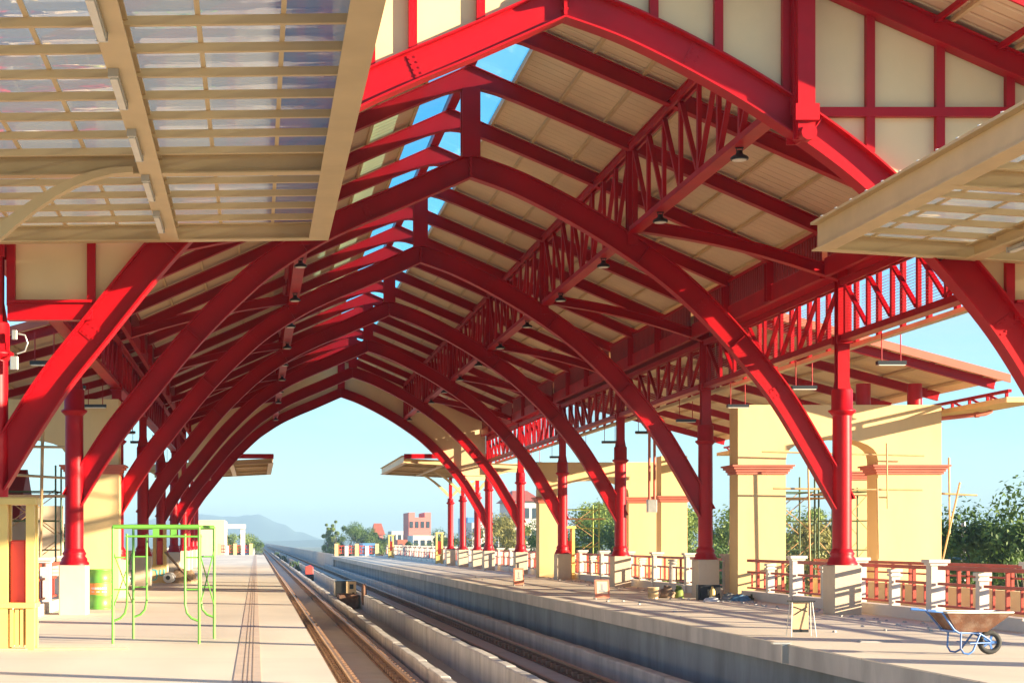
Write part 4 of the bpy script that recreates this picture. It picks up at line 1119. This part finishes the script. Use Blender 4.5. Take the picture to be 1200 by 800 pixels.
# ------------------------------------------------------------------ far buildings
def building(u0,u1,vt,Y,depth,mt,label,rows,cols,roof=None,win=WIN,notch=False):
    x0=(u0-300)*Y/2000; x1=(u1-300)*Y/2000; z=1.6-(vt-634)*Y/2000
    t=thing('city_building',label,'building',((x0+x1)/2,Y,-9),'buildings beyond the viaduct')
    m=MB(); m.box(x0,x1,Y,Y+depth,-9,z)
    if notch:
        w=(x1-x0)
        for a,b in ((0,.28),(.72,1)): m.box(x0+w*a,x0+w*b,Y,Y+depth,z+.001,z+1.1)
    m.build('wall',mt,t)
    for r in range(rows):
        for c in range(cols):
            cx=x0+(x1-x0)*(c+.5)/cols; cz=z-1.6-r*3.1; w=(x1-x0)/cols*.28
            m=MB(); m.box(cx-w,cx+w,Y-.08,Y-.003,cz-.7,cz+.7); m.build('window',win,t)
    if roof:
        m=MB(); m.hexa([(x0-.5,Y-.5,z+.002),(x1+.5,Y-.5,z+.002),(x1+.5,Y+depth+.5,z+.002),(x0-.5,Y+depth+.5,z+.002),((x0+x1)/2-1,Y+depth*.45,z+roof),((x0+x1)/2+1,Y+depth*.45,z+roof),((x0+x1)/2+1,Y+depth*.55,z+roof),((x0+x1)/2-1,Y+depth*.55,z+roof)]); m.build('roof',SALM,t)
    return t
building(479,505,606,380,14,PINK,'pink block with rows of small dark windows',3,4,notch=True)
building(484,523,627,330,12,FACW,'low white building under the pink block',2,5)
building(459,478,622,420,12,FACW,'pale building left of the pink block',3,3)
building(466,481,632,360,10,SALM,'low terracotta building left of the pink block',1,2)
building(439,449,626,450,10,PINK,'small pink tower block far left of the pink block',3,1,roof=3)
building(548,562,606,300,14,BLUEF,'blue clad building between the red columns',5,3)
building(553,575,612,280,10,FACW,'white building behind the last red column',4,3)
building(584,600,616,260,12,FACW,'white walled building right of the last arch foot',3,2)
building(603,632,587,230,14,FACW,'cream villa with terracotta hipped roof beside the far portal',3,3,roof=1.6)
building(425,440,636,330,10,BLUEF,'low blue shed near the platform end',1,2)
building(228,263,609,215,20,FACB,'blank tan concrete block at the end of the left platform',0,1)
t=thing('concrete_beam','pale concrete beam on a post at far left above trees','beam',P(275,618,260))
m=MB(); a=P(263,614,260); b=P(288,619,260); m.box(a[0],b[0],260,262,b[2],a[2]); m.build('beam',FACW,t); m=MB(); m.box(b[0]-.8,b[0]-.1,260.2,261.8,-9,b[2]-.003); m.build('post',FACW,t)
# street lamp poles right
t=thing('utility_pole','thin pale utility pole behind the right balustrade','pole',P(1129,660,70))
m=MB(); x=P(1129,660,70)[0]; m.tube((x,70,-9),(x,70,2.4),.12,8,.09); m.build('post',STEEL,t); m=MB(); m.box(x-.9,x+.1,69.95,70.05,.85,.95); m.build('crossarm',BLUEF,t)
# ------------------------------------------------------------------ hills
def ridge(name,pts,Y,depth,seed):
    rnd=random.Random(seed); m=MB(); n=120; rows=14; vs=[]
    for j in range(rows+1):
        t=j/rows
        for i in range(n+1):
            u=pts[0][0]+(pts[-1][0]-pts[0][0])*i/n
            for a,b in zip(pts,pts[1:]):
                if a[0]<=u<=b[0]: f=(u-a[0])/(b[0]-a[0]); f=f*f*(3-2*f); v=a[1]+(b[1]-a[1])*f; break
            H=(634-v)*Y/2000+10
            prof=math.sin(math.pi*t)**1.2
            z=-12+H*prof*(1+.0*rnd.random())+ (4*math.sin(i*.45+j*2)+2*math.sin(i*1.1+j))*prof*.35
            vs.append(((u-300)*Y/2000,Y+(t-.5)*depth,z))
    fs=[(j*(n+1)+i,j*(n+1)+i+1,(j+1)*(n+1)+i+1,(j+1)*(n+1)+i) for j in range(rows) for i in range(n)]
    m.add(vs,fs,True); struct(name,m,MOUNT)
ridge('hills',[(60,622),(140,614),(200,604),(240,601),(270,604),(300,601),(330,612),(350,622),(380,631),(420,634)],5200,1500,1)
ridge('low_terrain',[(-200,630),(100,628),(300,632),(360,631),(500,629),(700,627),(900,622),(1250,618)],3600,700,2)

# ------------------------------------------------------------------ haze
m=MB(); m.box(-5200,5200,-400,7200,-14,105); hz=m.build('haze',MOUNT); hz['kind']='stuff'
hm=bpy.data.materials.new('haze_air'); hm.use_nodes=True; nt=hm.node_tree; nt.nodes.remove(nt.nodes['Principled BSDF'])
pv=nt.nodes.new('ShaderNodeVolumePrincipled'); pv.inputs['Density'].default_value=.00030; pv.inputs['Color'].default_value=(.36,.55,.74,1)
nt.links.new(pv.outputs[0],nt.nodes['Material Output'].inputs['Volume']); hz.data.materials.clear(); hz.data.materials.append(hm)
# ------------------------------------------------------------------ light, sky, camera
EL,PHI=R(11.5),R(65)      # sun elevation; azimuth measured from -Y towards +X
sd=Vector((math.sin(PHI)*math.cos(EL),-math.cos(PHI)*math.cos(EL),math.sin(EL)))
sl=bpy.data.lights.new('sun','SUN'); sl.energy=5.0; sl.angle=R(.5); sl.color=(1,.83,.58)
so=bpy.data.objects.new('sun',sl); COL.objects.link(so); so.rotation_euler=sd.to_track_quat('Z','Y').to_euler(); so.location=(40,-20,30)
w=bpy.data.worlds.new('World'); SC.world=w; w.use_nodes=True
nt=w.node_tree; bg=nt.nodes['Background']
sky=nt.nodes.new('ShaderNodeTexSky'); sky.sky_type='NISHITA'; sky.sun_disc=False; sky.sun_elevation=EL
sky.sun_rotation=math.atan2(sd.x,sd.y); sky.air_density=1.0; sky.dust_density=0.0; sky.ozone_density=3.0
tint=nt.nodes.new('ShaderNodeMix'); tint.data_type='RGBA'; tint.blend_type='MULTIPLY'; tint.inputs['Factor'].default_value=1; tint.inputs['B'].default_value=(.70,.95,1.14,1)
nt.links.new(sky.outputs[0],tint.inputs['A'])
tc=nt.nodes.new('ShaderNodeTexCoord'); mp=nt.nodes.new('ShaderNodeMapping'); mp.inputs['Scale'].default_value=(2.2,2.2,11)
nz=nt.nodes.new('ShaderNodeTexNoise'); nz.inputs['Scale'].default_value=2.3; nz.inputs['Detail'].default_value=7; nz.inputs['Roughness'].default_value=.58
nt.links.new(tc.outputs['Generated'],mp.inputs[0]); nt.links.new(mp.outputs[0],nz.inputs['Vector'])
mr=nt.nodes.new('ShaderNodeMapRange'); mr.inputs['From Min'].default_value=.48; mr.inputs['From Max'].default_value=.75; mr.inputs['To Max'].default_value=.45
nt.links.new(nz.outputs['Fac'],mr.inputs['Value'])
cl=nt.nodes.new('ShaderNodeMix'); cl.data_type='RGBA'; cl.inputs['B'].default_value=(3.0,3.15,3.2,1)
nt.links.new(mr.outputs['Result'],cl.inputs['Factor']); nt.links.new(tint.outputs['Result'],cl.inputs['A']); nt.links.new(cl.outputs['Result'],bg.inputs['Color']); bg.inputs['Strength'].default_value=.07
cam=bpy.data.cameras.new('camera'); co=bpy.data.objects.new('camera',cam); COL.objects.link(co); SC.camera=co
co.location=(0,0,1.6); co.rotation_euler=(math.pi/2,0,0)
cam.sensor_width=36; cam.lens=60; cam.shift_x=.25; cam.shift_y=.195; cam.clip_start=.1; cam.clip_end=20000
vs=SC.view_settings; vs.view_transform='Standard'; vs.look='None'; vs.gamma=1; vs.exposure=2.15; vs.use_curve_mapping=False
SC.cycles.max_bounces=10; SC.cycles.diffuse_bounces=8; SC.cycles.transparent_max_bounces=16
